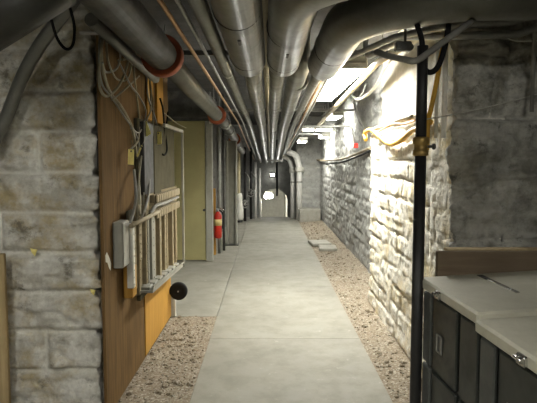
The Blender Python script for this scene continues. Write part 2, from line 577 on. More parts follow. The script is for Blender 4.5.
# left ashlar pier: face to the camera, then along the corridor (hidden behind the board)
wall_mesh('wall_left', [(-1.95, 3.28), (-1.05, 3.28), (-1.05, 5.2)], -0.1, CEIL, 0.013, M['stone_pier'],
          dict(kind='ashlar', seed=3, course=0.247, blen=(0.6, 1.3), rough=0.05))
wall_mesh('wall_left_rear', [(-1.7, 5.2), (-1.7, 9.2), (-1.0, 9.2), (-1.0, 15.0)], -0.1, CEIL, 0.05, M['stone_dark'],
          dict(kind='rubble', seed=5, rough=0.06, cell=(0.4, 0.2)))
# right pier: far end, whitewashed side, corner, front with its shade put into a greyer stone
wall_mesh('wall_right_rear', [(1.42, 14.3), (1.40, 5.6)], -0.1, CEIL, 0.028, M['stone_far'],
          dict(kind='ashlar', seed=8, rough=0.04, course=0.165, blen=(0.22, 0.6), ragged=3.0, jd=0.03))
wall_mesh('wall_right', [(1.50, 5.85), (1.12, 5.80), (1.10, 3.2)], -0.1, 1.90, 0.017, M['stone_white'],
          dict(kind='ashlar', seed=12, rough=0.021, course=0.155, blen=(0.25, 0.7), ragged=3.2, jd=0.026), depth=0.3)
wall_mesh('wall_right_corner', [(1.10, 3.62), (1.10, 3.235)], -0.1, CEIL, 0.013, M['stone_white'],
          dict(kind='ashlar', seed=22, rough=0.02, course=0.25, blen=(0.3, 0.6), ragged=2.5, jd=0.02, taper=0.05), depth=0.3)
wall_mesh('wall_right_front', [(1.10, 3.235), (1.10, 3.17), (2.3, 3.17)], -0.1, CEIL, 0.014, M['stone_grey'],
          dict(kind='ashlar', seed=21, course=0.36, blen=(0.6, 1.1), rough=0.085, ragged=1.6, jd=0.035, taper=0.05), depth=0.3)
wall_mesh('wall_right_upper', [(1.50, 5.70), (1.19, 5.66), (1.17, 3.6)], 1.86, CEIL, 0.03, M['plaster'],
          dict(kind='rubble', seed=31, rough=0.02, cell=(0.5, 0.3)), depth=0.3)
wall_mesh('wall_back', [(0.78, 14.3), (1.5, 14.3)], -0.1, CEIL, 0.04, M['stone_far'],
          dict(kind='rubble', seed=33, rough=0.06, cell=(0.34, 0.16)))
# room behind the camera
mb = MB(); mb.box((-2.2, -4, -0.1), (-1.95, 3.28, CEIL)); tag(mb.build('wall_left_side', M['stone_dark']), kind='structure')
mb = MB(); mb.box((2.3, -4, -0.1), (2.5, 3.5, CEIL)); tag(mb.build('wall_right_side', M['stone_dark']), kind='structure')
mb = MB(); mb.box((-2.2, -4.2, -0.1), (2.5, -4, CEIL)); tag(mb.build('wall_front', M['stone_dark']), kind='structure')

# end of the tunnel: lower arched culvert
AX, AR, AZ, AY = 0.24, 0.43, 0.22, 17.6
mb = MB()
mb.box((-1.4, AY, -1.3), (AX - AR, AY + 0.3, CEIL)); mb.box((AX + AR, AY, -1.3), (1.6, AY + 0.3, CEIL))
n = 18
for k in range(n):
    a0, a1 = math.pi * k / n, math.pi * (k + 1) / n
    x0, z0, x1, z1 = AX + AR * math.cos(a0), AZ + AR * math.sin(a0), AX + AR * math.cos(a1), AZ + AR * math.sin(a1)
    mb.hexa([(x1, AY, z1), (x0, AY, z0), (x0, AY + 0.3, z0), (x1, AY + 0.3, z1),
             (x1, AY, CEIL), (x0, AY, CEIL), (x0, AY + 0.3, CEIL), (x1, AY + 0.3, CEIL)])
tag(mb.build('wall_back_arch', M['stone_far']), kind='structure')
mb = MB()
V, Fc = [], []
for j, yy in enumerate((AY + 0.05, 21.0)):
    V += [(AX + AR, yy, -1.2)] + [(AX + AR * math.cos(math.pi * k / n), yy, AZ + AR * math.sin(math.pi * k / n)) for k in range(n + 1)] + [(AX - AR, yy, -1.2)]
m_ = n + 3
for k in range(m_ - 1): Fc.append((k, k + 1, m_ + k + 1, m_ + k))
Fc.append(tuple(m_ + k for k in range(m_)))
mb.add(V, Fc)
tag(mb.build('wall_culvert', M['white_paint']), kind='structure')

# ceiling
V, Fc = [], []
nx_, ny_ = 40, 180
gx = np.linspace(-2.2, 2.5, nx_ + 1); gy = np.linspace(-4.2, 18, ny_ + 1)
GX, GY = np.meshgrid(gx, gy)
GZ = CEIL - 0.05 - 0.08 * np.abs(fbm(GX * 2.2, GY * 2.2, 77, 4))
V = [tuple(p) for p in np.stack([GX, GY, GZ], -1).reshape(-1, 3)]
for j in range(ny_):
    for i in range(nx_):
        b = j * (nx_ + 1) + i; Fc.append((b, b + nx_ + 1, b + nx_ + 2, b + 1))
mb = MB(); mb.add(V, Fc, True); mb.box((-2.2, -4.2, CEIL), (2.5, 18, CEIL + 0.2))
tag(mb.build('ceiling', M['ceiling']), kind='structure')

# ------------------------------------------------------------------ floor
WL, WR, PATCH = -0.50, 0.81, 5.30
mb = MB()
mb.box((-2.2, -4.2, -0.35), (2.5, 14.95, -0.03))
ys = [-4.2, -2.6, -1.0, 0.6, 2.1, 3.25, 4.62, 6.6, 8.4, 10.2, 12.0, 13.6, 14.95]
for a, b in zip(ys[:-1], ys[1:]):
    mb.box((WL, a + 0.0015, -0.06), (WR, b - 0.0015, 0.0), 0.003)
ys = [PATCH, 6.9, 8.15, 10.2, 12.4, 14.95]
for a, b in zip(ys[:-1], ys[1:]):
    mb.box((-2.0, a + 0.003, -0.06), (WL - 0.006, b - 0.003, 0.0), 0.004)
mb.box((-1.4, 14.9, -1.4), (1.6, 22.0, -1.2))
tag(mb.build('floor', M['concrete']), kind='structure')


def gravel(name, label, x0, x1, y0, y1, npeb, seed, rise=0.0):
    rng = random.Random(seed)
    nx = max(2, int((x1 - x0) / 0.03)); ny = max(2, int((y1 - y0) / 0.03))
    gx = np.linspace(x0, x1, nx + 1); gy = np.linspace(y0, y1, ny + 1)
    GX, GY = np.meshgrid(gx, gy)
    GZ = -0.006 + 0.03 * fbm(GX * 4, GY * 4, seed, 4) + 0.018 * fbm(GX * 28, GY * 28, seed + 4, 2)
    if rise: GZ = GZ + rise * np.clip((GX - x0) / (x1 - x0), 0, 1) ** 2
    V = [tuple(p) for p in np.stack([GX, GY, GZ], -1).reshape(-1, 3)]
    Fc = []
    for j in range(ny):
        for i in range(nx):
            b = j * (nx + 1) + i; Fc.append((b, b + 1, b + nx + 2, b + nx + 1))
    mb = MB(); mb.add(V, Fc, True)
    t = (1 + 5 ** 0.5) / 2
    ico = [Vector(p).normalized() for p in ((-1, t, 0), (1, t, 0), (-1, -t, 0), (1, -t, 0), (0, -1, t), (0, 1, t), (0, -1, -t), (0, 1, -t), (t, 0, -1), (t, 0, 1), (-t, 0, -1), (-t, 0, 1))]
    icf = [(0, 11, 5), (0, 5, 1), (0, 1, 7), (0, 7, 10), (0, 10, 11), (1, 5, 9), (5, 11, 4), (11, 10, 2), (10, 7, 6), (7, 1, 8), (3, 9, 4), (3, 4, 2), (3, 2, 6), (3, 6, 8), (3, 8, 9), (4, 9, 5), (2, 4, 11), (6, 2, 10), (8, 6, 7), (9, 8, 1)]
    for _ in range(npeb):
        x, y = rng.uniform(x0 + 0.02, x1 - 0.02), y0 + (y1 - y0) * rng.random() ** 1.5
        j = min(ny, int((y - y0) / (y1 - y0) * ny)); i = min(nx, int((x - x0) / (x1 - x0) * nx))
        s = rng.uniform(0.004, 0.011) if rng.random() < 0.93 else rng.uniform(0.014, 0.028)
        sc = (s * rng.uniform(0.8, 1.5), s * rng.uniform(0.8, 1.5), s * rng.uniform(0.5, 0.9))
        ra = rng.uniform(0, 6.28); ca, sa = math.cos(ra), math.sin(ra)
        vs = []
        for p in ico:
            k = rng.uniform(0.8, 1.15)
            a, b, c = p.x * sc[0] * k, p.y * sc[1] * k, p.z * sc[2] * k
            vs.append((x + a * ca - b * sa, y + a * sa + b * ca, GZ[j, i] + c + s * 0.2))
        mb.add(vs, icf, False)
    o = mb.build(name, M['gravel'])
    return tag(o, label, 'gravel', kind='stuff')


gravel('gravel', 'brown gravel strip between the walkway and the right stone wall', WR, 1.40, 0.3, 14.9, 3800, 3, 0.05)
gravel('gravel', 'brown gravel patch between the plywood board and the walkway', -1.02, WL, 0.3, PATCH, 2600, 6, 0.0)

# ------------------------------------------------------------------ pipes
SL = (0.0074, 1.0, -0.0245)


def run(x0, h0, y):           # a point on a pipe line that falls gently towards the far end
    return Vector((x0 + SL[0] * y, y, CAMZ + h0 + SL[2] * y - 0.045 * max(0.0, y - 9.0)))


def tail(x0, h0, y1=None):    # the line steepens beyond nine metres
    return [run(x0, h0, 9.0), run(x0, h0, FARY if y1 is None else y1)]


def ring(c, d, r, w, seg=28):
    m = MB(); d = Vector(d).normalized()
    m.tube_prof(Vector(c) - d * w / 2, d, [(r * 0.93, 0), (r, w * 0.2), (r, w * 0.8), (r * 0.93, w)], seg)
    return m


FARY = 17.62
# P1: straight grey lagged main, left of the two centre ones
t = tag(empty('lagged_pipe', run(-0.16, 0.8, 2.6)), 'thick straight grey lagged pipe overhead left of centre, with one dark band', 'pipe')
big = run(-0.155, 0.8, 3.85)
MB().tube([run(-0.165, 0.8, -3.8), run(-0.165, 0.8, 1.2), big, big + Vector(SL) * 0.02], [0.118, 0.118, 0.118, 0.108], 32).build('lagging', M['canvas'], t)
ring(run(-0.163, 0.8, 2.62), SL, 0.121, 0.012).build('band', M['band'], t)
ring(run(-0.160, 0.8, 3.62), SL, 0.120, 0.008).build('band', M['canvas_dark'], t)
b_ = MB(); c = run(-0.163, 0.8, 2.85) - Vector((0.0, 0, 0.119)); b_.box(c + Vector((-0.008, -0.05, -0.006)), c + Vector((0.008, 0.05, 0.01)), 0.003); b_.build('clip', M['steel_dark'], t)
MB().tube([run(-0.125, 0.8, 3.7), run(-0.145, 0.8, 4.6), *tail(-0.15, 0.8)], 0.071, 24).build('pipe', M['canvas'], t)
for y in (5.6, 8.0, 10.8): ring(run(-0.149, 0.8, y), SL, 0.076, 0.05).build('coupling', M['steel'], t)

# P2: bends off to the right close to the camera
t = tag(empty('lagged_pipe', run(0.1, 0.8, 2.9)), 'thick grey lagged pipe right of centre overhead, bending to the right nearest the camera', 'pipe')
zz = lambda y: CAMZ + 0.8 + SL[2] * y
path = fillet([(2.2, 2.02, zz(2.05)), (0.125, 2.05, zz(2.4)), (0.115, 3.85, zz(3.85))], 0.46, 16)
MB().tube(path, 0.117, 32).build('lagging', M['canvas'], t)
ring((0.117, 2.98, zz(2.98)), SL, 0.120, 0.012).build('band', M['band'], t)
ring((0.115, 3.70, zz(3.7)), SL, 0.119, 0.008).build('band', M['canvas_dark'], t)
b_ = MB(); c = Vector((0.117, 3.16, zz(3.16) - 0.119)); b_.box(c + Vector((-0.008, -0.05, -0.006)), c + Vector((0.008, 0.05, 0.01)), 0.003); b_.build('clip', M['steel_dark'], t)
MB().tube([run(0.05, 0.8, 3.7), run(0.045, 0.8, 5), *tail(0.04, 0.8)], 0.065, 24).build('pipe', M['canvas'], t)
for y in (6.3, 9.4): ring(run(0.043, 0.8, y), SL, 0.070, 0.05).build('coupling', M['steel'], t)

# P3
t = tag(empty('lagged_pipe', run(0.4, 0.8, 3.2)), 'thick dark grey lagged pipe sweeping out to the upper right above the black standpipe', 'pipe')
path = fillet([(2.25, 2.36, zz(2.4)), (0.425, 2.45, zz(2.7)), (0.415, 4.0, zz(4.0))], 0.60, 18)
MB().tube(path, 0.118, 32).build('lagging', M['canvas'], t)
ring((0.418, 3.45, zz(3.45)), SL, 0.121, 0.012).build('band', M['band'], t)
MB().tube([run(0.39, 0.8, 3.9), run(0.37, 0.8, 5.0), *tail(0.36, 0.8)], 0.042, 20).build('pipe', M['steel'], t)

# S: smaller pipe that drops from the ceiling between them
t = tag(empty('steel_pipe', run(0.23, 0.8, 4)), 'medium grey pipe dropping between the thick bends and running back between two slimmer ones', 'pipe')
MB().tube(fillet([(0.24, 4.05, CEIL - 0.1), (0.24, 4.05, zz(4.05)), *tail(0.215, 0.8)], 0.12, 8), 0.080, 24).build('pipe', M['canvas'], t)
ring(run(0.232, 0.8, 4.7), SL, 0.086, 0.05).build('coupling', M['steel'], t)

# P0: dark pipe on the left with orange flanges
t = tag(empty('flanged_pipe', run(-0.72, 0.8, 3.7)), 'thick dark pipe along upper left with orange flange rings', 'pipe')
x0 = -0.735
MB().tube([run(x0, 0.8, -3.8), run(x0, 0.8, 3.72)], 0.104, 30).build('lagging', M['canvas_dark'], t)
for y, r in ((3.72, 0.142), (7.4, 0.125), (11.0, 0.12)):
    ring(run(x0, 0.8, y), SL, r, 0.09).build('flange', M['orange'], t)
MB().tube([run(x0, 0.8, 3.74), *tail(x0, 0.8, 14.5)], 0.082, 26).build('pipe', M['lag_mid'], t)
for y in (8.6, 9.6, 12.0): ring(run(x0, 0.8, y), SL, 0.092, 0.22).build('coupling', M['chrome' if y < 9 else 'steel'], t)

# T: thin lagged pipe
t = tag(empty('lagged_pipe', run(-0.34, 0.8, 3)), 'thin grey lagged pipe overhead between the dark flanged pipe and the straight main', 'pipe')
MB().tube([run(-0.34, 0.8, -3.8), *tail(-0.34, 0.8)], 0.041, 20).build('pipe', M['canvas'], t)
for y in (4.3, 7.2, 10.5): ring(run(-0.34, 0.8, y), SL, 0.047, 0.06).build('coupling', M['steel'], t)

for x0, h0, r, mat, lab in ((-0.55, 0.86, 0.013, 'copper', 'slim copper tube overhead nearest the dark flanged pipe'),
                            (-0.475, 0.88, 0.012, 'steel', 'slim bright steel conduit overhead beside the copper tube'),
                            (-0.04, 0.98, 0.034, 'cream', 'yellow cream pipe high between the two thick centre pipes'),
                            (-0.24, 0.95, 0.014, 'copper', 'thin copper tube high beside the straight thick main')):
    o = MB().tube([run(x0, h0, -3.8), *tail(x0, h0)], r, 12).build('conduit' if r < 0.02 else 'pipe_run', M[mat])
    tag(o, lab, 'pipe')

# small pipes right of P3 that swing out to the right wall
labs = ['cream lit pipe under the ceiling furthest right, running past the first lamp',
        'slim grey pipe swinging out under the thick right bend, left of its two companions',
        'slim grey pipe swinging out under the thick right bend, middle of three']
for k, (x0, x1, r, mat, yend, off) in enumerate(((0.90, 1.00, 0.028, 'cream', 10.3, 0.16), (0.545, 0.86, 0.021, 'steel', 13.5, 0.0), (0.78, 0.93, 0.022, 'steel', None, 0.08))):
    z = CAMZ + (0.80 if k == 0 else 0.81)
    far = [(x0, 4.35, CEIL - 0.1), (x0, 4.35, z)] if yend is None else [(x0, yend, z - 0.024 * yend - 0.045 * max(0, yend - 9) + 0.1), (x0, 4.5 + 0.15 * k, z)]
    z2 = z + (0.03, -0.03, -0.09)[k]
    pts = far + [(x1 - 0.02, 3.60, z), (1.02 + 0.02 * k, 3.04, z2 - 0.03), (1.28 + 0.05 * k, 3.04, z2 - 0.02), (1.60 + 0.05 * k, 3.0, z2 + 0.08), (2.25, 2.92, z2 + 0.2)]
    tag(MB().tube(fillet(pts, 0.25 if yend else 0.1, 8), r, 14).build('pipe_run', M[mat]), labs[k], 'pipe')
for k, (x0, h, lab) in enumerate(((0.445, 0.86, 'thin bright conduit just left of the first ceiling lamp, inner of two'), (0.495, 0.85, 'thin bright conduit just left of the first ceiling lamp, outer of two'))):
    tag(MB().tube([run(x0, h, 4.3), run(x0 - 0.02, h, 14)], 0.012, 10).build('conduit', M['steel' if k else 'copper']), lab, 'pipe')

# cross struts with hanger rods
for i, (y, z, xa, xb, lab) in enumerate(((4.75, 2.36, -1.0, 1.12, 'grey cross strut above the pipes nearest the camera'),
                                         (8.5, 2.34, -0.95, 1.36, 'pale cross strut under the ceiling just beyond the first lamp'),
                                         (11.6, 2.13, -0.95, 1.36, 'grey cross strut carrying the pipes deep in the corridor'),
                                         (14.7, 1.565, -0.03, 0.45, 'pale cross strut at the far end of the pipes'))):
    t = tag(empty('cross_strut', (0, y, z)), lab, 'strut')
    z2 = z + (0.12 if i < 1 else 0.0)
    m = MB(); m.box((xa, y - 0.02, z2 - 0.02), (xb, y + 0.02, z2 + 0.02), 0.004); m.build('channel', M['steel' if i else 'steel_dark'], t)
    for x in (xa + 0.12, xb - 0.12):
        MB().cyl((x, y, z2), (x, y, CEIL - 0.03), 0.006, seg=8).build('hanger_rod', M['steel'], t)


# ------------------------------------------------------------------ lamps
def lamp(loc, length, axis, label, ntube=2, soft=False):
    x, y, z = loc
    t = tag(empty('fluorescent_lamp', loc), label, 'lamp', 'fluorescent lamps under the ceiling')
    w = 0.13 if length > 2 else 0.09
    L = length / 2
    def bx(m, a, b):
        if axis == 'y': m.box((x + a[0], y + a[1], z + a[2]), (x + b[0], y + b[1], z + b[2]), 0.006)
        else: m.box((x + a[1], y + a[0], z + a[2]), (x + b[1], y + b[0], z + b[2]), 0.006)
    m = MB(); bx(m, (-w, -L, 0.03), (w, L, 0.085)); m.build('housing', M['white_paint'], t)
    for s in (-1, 1):
        m = MB(); bx(m, (-w, s * L - 0.015, -0.02), (w, s * L + 0.015, 0.035)); m.build('end_holder', M['white_paint'], t)
    if ntube == 2 and not soft:
        m = MB(); bx(m, (-w + 0.004, -L + 0.016, -0.018), (w - 0.004, L - 0.016, 0.032)); m.build('diffuser', M['tube'], t)
    for k in range(ntube if (ntube == 1 or soft) else 0):
        o = (k - (ntube - 1) / 2) * 0.085
        a, b = ((x + o, y - L + 0.02, z), (x + o, y + L - 0.02, z)) if axis == 'y' else ((x - L + 0.02, y + o, z), (x + L - 0.02, y + o, z))
        MB().cyl(a, b, 0.016, seg=10).build('tube', M['tube_soft' if soft else 'tube'], t)
    for s in (-0.7, 0.7):
        q = Vector((x, y + s * L, z)) if axis == 'y' else Vector((x + s * L, y, z))
        MB().cyl(q + Vector((0, 0, 0.08)), (q.x, q.y, CEIL - 0.04), 0.005, seg=8).build('hanger_rod', M['steel'], t)
    return t


lamp((0.70, 5.75, 2.33), 2.44, 'y', 'long bright lamp with wide diffuser beside the thick pipes, nearest of the lit lamps')
lamp((1.15, 9.3, 2.30), 0.9, 'y', 'bright lamp second along the corridor, near the right wall')
lamp((0.98, 10.6, 2.15), 0.6, 'x', 'lamp set across the corridor, third along', 1)
lamp((1.22, 11.6, 2.06), 0.6, 'y', 'lamp against the right wall, fourth along')
lamp((0.82, 12.6, 2.0), 0.8, 'y', 'small lamp lowest and furthest down the corridor')
lamp((-1.10, 0.4, 2.52), 1.2, 'y', 'twin tube lamp on the ceiling above the viewer, left side', 2, True)
lamp((0.75, -1.9, 2.45), 1.2, 'x', 'added twin tube lamp behind the viewer, brightening the right pier and plank', 2, True)  # unseen fill lamp, added to brighten the right pier front and plank
t = tag(empty('bulkhead_lamp', (0.22, 17.5, 1.1)), 'tiny bright lamp on the end wall above the arch', 'lamp')
c = at(272.5, 175, Y=17.5)
m = MB(); m.box(c + Vector((-0.07, 0.02, -0.045)), c + Vector((0.07, 0.1, 0.045)), 0.01); m.build('housing', M['steel'], t)
m = MB(); m.box(c + Vector((-0.06, 0.0, -0.035)), c + Vector((0.06, 0.03, 0.035)), 0.01); m.build('lens', M['tube'], t)
t = tag(empty('culvert_lamp', (AX - 0.16, 18.0, 0.5)), 'broad lamp glowing inside the upper left of the white arched culvert', 'lamp')
m = MB(); m.box((AX - 0.33, 17.95, 0.30), (AX - 0.04, 18.15, 0.46), 0.04); m.build('diffuser', M['tube'], t)
m = MB(); m.box((AX - 0.30, 18.0, 0.455), (AX - 0.07, 18.12, 0.52), 0.005); m.build('housing', M['white_paint'], t)

# ------------------------------------------------------------------ left: board and terminal rack
BX = -0.96
m = MB(); m.box((BX - 0.02, 3.15, 0.0), (BX, 5.28, 2.55), 0.002)
t = tag(empty('plywood_board', (BX, 3.3, 0)), 'tall brown plywood board standing along the left stone pier', 'board')
m.build('panel', M['board'], t)
m = MB(); m.box((BX, 4.15, 0.02), (BX + 0.008, 5.27, 0.62), 0.001); m.build('kick_panel', M['ply'], t)
m = MB()
sm = [(-.05, .06), (-.02, .075), (.03, .03), (.06, -.01), (.05, -.05), (.02, -.03), (-.01, .01), (-.045, .02)]
cs = at(108, 264, X=BX)
m.add([(BX + 0.0015, cs.y + a, cs.z + b) for a, b in sm] + [(BX + 0.0, cs.y + a, cs.z + b) for a, b in sm],
      [tuple(range(8))[::-1]] + [(k, (k + 1) % 8, 8 + (k + 1) % 8, 8 + k) for k in range(8)])
tag(m.build('paint_smear', M['white_paint'], t), 'pale smear of paint')
for ya, yb, za, zb in ((4.30, 4.52, 1.88, 2.5), (4.68, 4.95, 1.88, 2.5)):
    m = MB(); m.box((BX, ya, za), (BX + 0.02, yb, zb), 0.002); m.build('batten', M['ply'], t)

RX = -0.86
ypx = lambda px, X=RX: at(px, VPY, X=X).y
t = tag(empty('terminal_rack', (BX, 4.3, 0.5)), 'rack of old wiring terminal strips mounted on the plywood board', 'rack')
m = MB(); m.box((BX + 0.001, 3.92, 0.52), (BX + 0.03, 5.45, 1.86), 0.004); m.build('back_panel', M['panel_dark'], t)
m = MB()
yn, yf = 4.55, 5.52
m.box((RX - 0.012, yf - 0.02, 0.46), (RX + 0.012, yf, 1.86), 0.003)
m.box((BX, yf - 0.03, 1.84), (RX, yf, 1.87), 0.003)
m.box((RX - 0.012, yn, 1.835), (RX + 0.012, yf, 1.865), 0.003)
m.build('frame', M['grey_paint'], t)
m = MB(); m.box((BX + 0.03, 3.98, 1.3), (BX + 0.06, 4.3, 1.84), 0.004); m.build('dark_cover', M['black'], t)
m = MB(); m.box((BX + 0.03, 4.36, 1.28), (BX + 0.055, 4.62, 1.84), 0.004); m.build('grey_cover', M['panel_dark'], t)
m = MB(); m.box((BX + 0.03, 4.10, 0.54), (BX + 0.045, 5.46, 1.30), 0.003); m.build('slat_backing', M['slat_tan'], t)
m = MB(); m.box((BX + 0.03, 3.55, 0.66), (BX + 0.045, 4.05, 1.22), 0.003); m.build('slat_backing', M['panel_dark'], t)
# vertical strips: (px centre, width m, y top px, y bottom px, material)
strips = [(134.8, 0.03, 223, 268, 'slat'), (140.3, 0.035, 205, 284, 'slat_tan'), (145.4, 0.03, 205, 286, 'slat'), (150.3, 0.035, 196, 285, 'slat_tan'), (157.2, 0.03, 208, 281, 'slat_tan'), (132.5, 0.045, 224, 290, 'white_paint'), (137.5, 0.06, 222, 292, 'slat_tan'), (143, 0.07, 218, 262, 'slat'), (147.5, 0.04, 216, 288, 'grey_paint'),
          (154, 0.12, 210, 283, 'grey_paint'), (159.5, 0.055, 209, 281, 'slat'), (162.8, 0.055, 208, 279, 'slat_tan'), (166, 0.06, 207, 277, 'slat'),
          (169.2, 0.06, 206, 275, 'slat_tan'), (172.3, 0.06, 205, 272, 'slat'), (175.3, 0.06, 204, 270, 'slat_tan')]
for px, w, ya, yb, mt in strips:
    X = RX - 0.01
    y = ypx(px, X)
    za, zb = at(px, ya, X=X).z, at(px, yb, X=X).z
    xs = X - 0.012 * (int(px * 7) % 3)
    m = MB(); m.box((BX + 0.045, y - w / 2, zb), (xs, y + w / 2, za), 0.004)
    for k in range(9):
        z = zb + (za - zb) * (k + 0.5) / 9
        m.cyl((xs - 0.002, y, z), (xs + 0.004, y, z), 0.006, seg=6)
    m.build('terminal_strip', M[mt], t)
for py0, py1, z0 in ((196, 191, 0), (212, 204, 0)):
    a, b = at(157, py0 + 3, X=RX), at(179.5, py1, X=RX)
    m = MB()
    za = a.z; m.box((BX + 0.03, a.y, za - 0.03), (RX - 0.02, b.y, za + 0.03), 0.003)
    for k in range(14):
        y = a.y + (b.y - a.y) * (k + 0.5) / 14
        m.box((RX - 0.02, y - 0.028, za - 0.034), (RX + 0.004, y + 0.028, za + 0.034), 0.008)
    m.build('comb_block', M['slat'], t)
# long slanting rail that carries the left strips
a, b = at(131, 226, X=RX), at(158, 212, X=RX)
m = MB(); m.tube([a, b], 0.016, 8); m.build('rail', M['slat'], t)
# tray at the foot
a, b = at(150, 291, X=RX + 0.03), at(181, 265, X=RX + 0.03)
m = MB()
m.hexa([(BX + 0.01, a.y, a.z - 0.015), (RX + 0.05, a.y, a.z - 0.015), (RX + 0.05, b.y, b.z - 0.015), (BX + 0.01, b.y, b.z - 0.015),
        (BX + 0.01, a.y, a.z), (RX + 0.05, a.y, a.z), (RX + 0.05, b.y, b.z), (BX + 0.01, b.y, b.z)])
m.hexa([(RX + 0.04, a.y, a.z), (RX + 0.05, a.y, a.z), (RX + 0.05, b.y, b.z), (RX + 0.04, b.y, b.z),
        (RX + 0.05, a.y, a.z + 0.04), (RX + 0.06, a.y, a.z + 0.04), (RX + 0.06, b.y, b.z + 0.03), (RX + 0.05, b.y, b.z + 0.03)])
for k in range(7):
    s = (k + 0.5) / 7; y = a.y + (b.y - a.y) * s; z = a.z + (b.z - a.z) * s
    m.box((BX + 0.03, y - 0.06, z), (RX + 0.02, y + 0.06, z + 0.025), 0.006)
m.build('tray', M['grey_paint'], t)
# lower yellow timbers under the strips
m = MB(); y = ypx(137.5); m.box((BX + 0.008, y - 0.07, 0.64), (RX - 0.03, y + 0.04, 0.85), 0.004); m.build('timber_support', M['ply'], t)
m = MB(); y = ypx(144.5); m.box((BX + 0.008, y - 0.04, 0.60), (RX - 0.04, y + 0.05, 0.95), 0.004); m.build('timber_support', M['slat_tan'], t)

# grey junction box near the board edge
a, b = at(122, 224, X=-0.9), at(131, 265, X=-0.9)
t = tag(empty('junction_box', (BX, a.y, b.z)), 'narrow grey metal junction box at the near end of the terminal strips', 'box')
zlo, zhi = 0.88, 1.17
m = MB(); m.box((BX, a.y, zlo), (-0.90, a.y + 0.16, zhi), 0.004); m.build('body', M['grey_paint'], t)
m = MB(); m.box((-0.90, a.y + 0.005, zlo + 0.006), (-0.893, a.y + 0.155, zhi - 0.006), 0.003); m.build('cover', M['steel'], t)

# cables over the board
def cable(pts, r, mat, label, cat='cable', group=None, name='cable', seg=8):
    o = MB().tube(smooth_path(pts, 8), r, seg).build(name, M[mat])
    return tag(o, label, cat, group)


BC = -0.925
bp = lambda px, py, X=BC: at(px, py, X=X)
cabs = [
    ([(104, 36), (101, 48), (103, 70), (110, 92), (122, 108), (132, 128), (136, 150), (139, 185), (140, 215)], 0.010, 'tan_cable', 'thick tan cable curling down from the board top to the strips, leftmost of the bundle'),
    ([(112, 34), (120, 52), (117, 68), (106, 72), (102, 62)], 0.007, 'grey_cable', 'grey cable looping left above the plywood board, smallest loop'),
    ([(130, 40), (128, 62), (120, 84), (108, 96), (100, 88), (99, 60), (101, 36)], 0.008, 'tan_cable', 'tan cable hanging in a wide loop across the top of the board'),
    ([(118, 60), (130, 84), (139, 96), (146, 112), (140, 132), (131, 128)], 0.006, 'grey_cable', 'thin grey cable crossing to the upper orange batten'),
    ([(112, 100), (124, 90), (133, 82), (139, 76)], 0.006, 'tan_cable', 'thin tan cable slanting up toward the dark flanged pipe'),
    ([(136, 52), (134, 70), (136, 90), (139, 118), (138, 140), (130, 150)], 0.007, 'tan_cable', 'tan cable dropping to the leftmost yellow tag'),
    ([(146, 76), (148, 96), (155, 118), (158, 130)], 0.008, 'grey_cable', 'grey cable dropping to the rightmost yellow tag'),
    ([(150, 80), (151, 108), (147, 120), (144, 140), (141, 160), (138, 190), (137, 222)], 0.007, 'tan_cable', 'tan cable running past the middle yellow tag down to the strips'),
    ([(160, 98), (163, 110), (164, 130), (161, 150), (164, 155), (167, 150), (166, 132), (168, 112)], 0.008, 'rubber', 'black cable hanging in a narrow loop beside the yellow tags'),
    ([(134, 170), (136, 195), (134, 210), (130, 224)], 0.010, 'grey_cable', 'grey cable bending into the junction box'),
    ([(150, 214), (156, 206), (165, 203), (178, 197)], 0.014, 'grey_cable', 'grey cable bundle between the two comb blocks'),
    ([(106, 38), (108, 60), (116, 78), (126, 80), (131, 66), (127, 44)], 0.006, 'tan_cable', 'thin tan cable in a rounded loop under the white conduit'),
    ([(100, 30), (99, 60), (102, 84), (112, 98), (124, 116), (135, 132), (141, 152)], 0.006, 'grey_cable', 'thin grey cable following the thick tan one down from the board corner'),
    ([(122, 60), (134, 58), (142, 64), (150, 84), (153, 110), (152, 140), (146, 168), (143, 205)], 0.007, 'tan_cable', 'tan cable arching from the left over the orange battens and down'),
    ([(186, 128), (178, 124), (170, 118), (163, 112)], 0.005, 'tan_cable', 'thin tan cable at the top right of the rack frame'),
    ([(140, 222), (146, 205), (149, 190), (149, 165)], 0.010, 'grey_cable', 'grey cable rising from the strips past the dark cover'),
]
for pts, r, mt, lab in cabs:
    n = len(pts)
    cable([bp(px, py, BC + 0.02 * math.sin(i * 1.7) + (0.045 if py > 185 else 0)) for i, (px, py) in enumerate(pts)], r, mt, lab)


def paper_tag(px, py, w, h, rot, label, X=-0.895):
    c = at(px, py, X=X)
    t = tag(empty('paper_tag', c), label, 'tag', 'yellow tags on the cables')
    Mx = Matrix.Translation(c) @ Matrix.Rotation(-0.5, 4, 'Z') @ Matrix.Rotation(math.radians(rot), 4, 'Y')
    m = MB(); m.box((-w / 2, -0.0012, -h / 2), (w / 2, 0.0012, h / 2), 0, Mx); m.build('card', M['tag_yellow'], t)
    m = MB(); m.tube([Mx @ Vector((0, -0.0013, h / 2 - 0.012)), Mx @ Vector((0, 0.0013, h / 2 - 0.012))], 0.007, 10); m.build('eyelet', M['steel_dark'], t)
    m = MB(); m.tube([Mx @ Vector((0, 0, h / 2 - 0.01)), Mx @ Vector((0.005, 0.0, h / 2 + 0.03)), Mx @ Vector((-0.004, 0, h / 2 + 0.06))], 0.0016, 6); m.build('string', M['tan_cable'], t)


paper_tag(131, 157, 0.050, 0.10, 4, 'yellow paper tag lowest and leftmost on the cables')
paper_tag(146.5, 129, 0.048, 0.10, -24, 'tilted yellow paper tag hanging between the lowest tag and the square one')
paper_tag(158.5, 138, 0.062, 0.10, 0, 'dull yellow square tag, rightmost of the cable tags')
paper_tag(139.5, 151, 0.012, 0.09, 30, 'thin yellow tag seen edge on between the others')

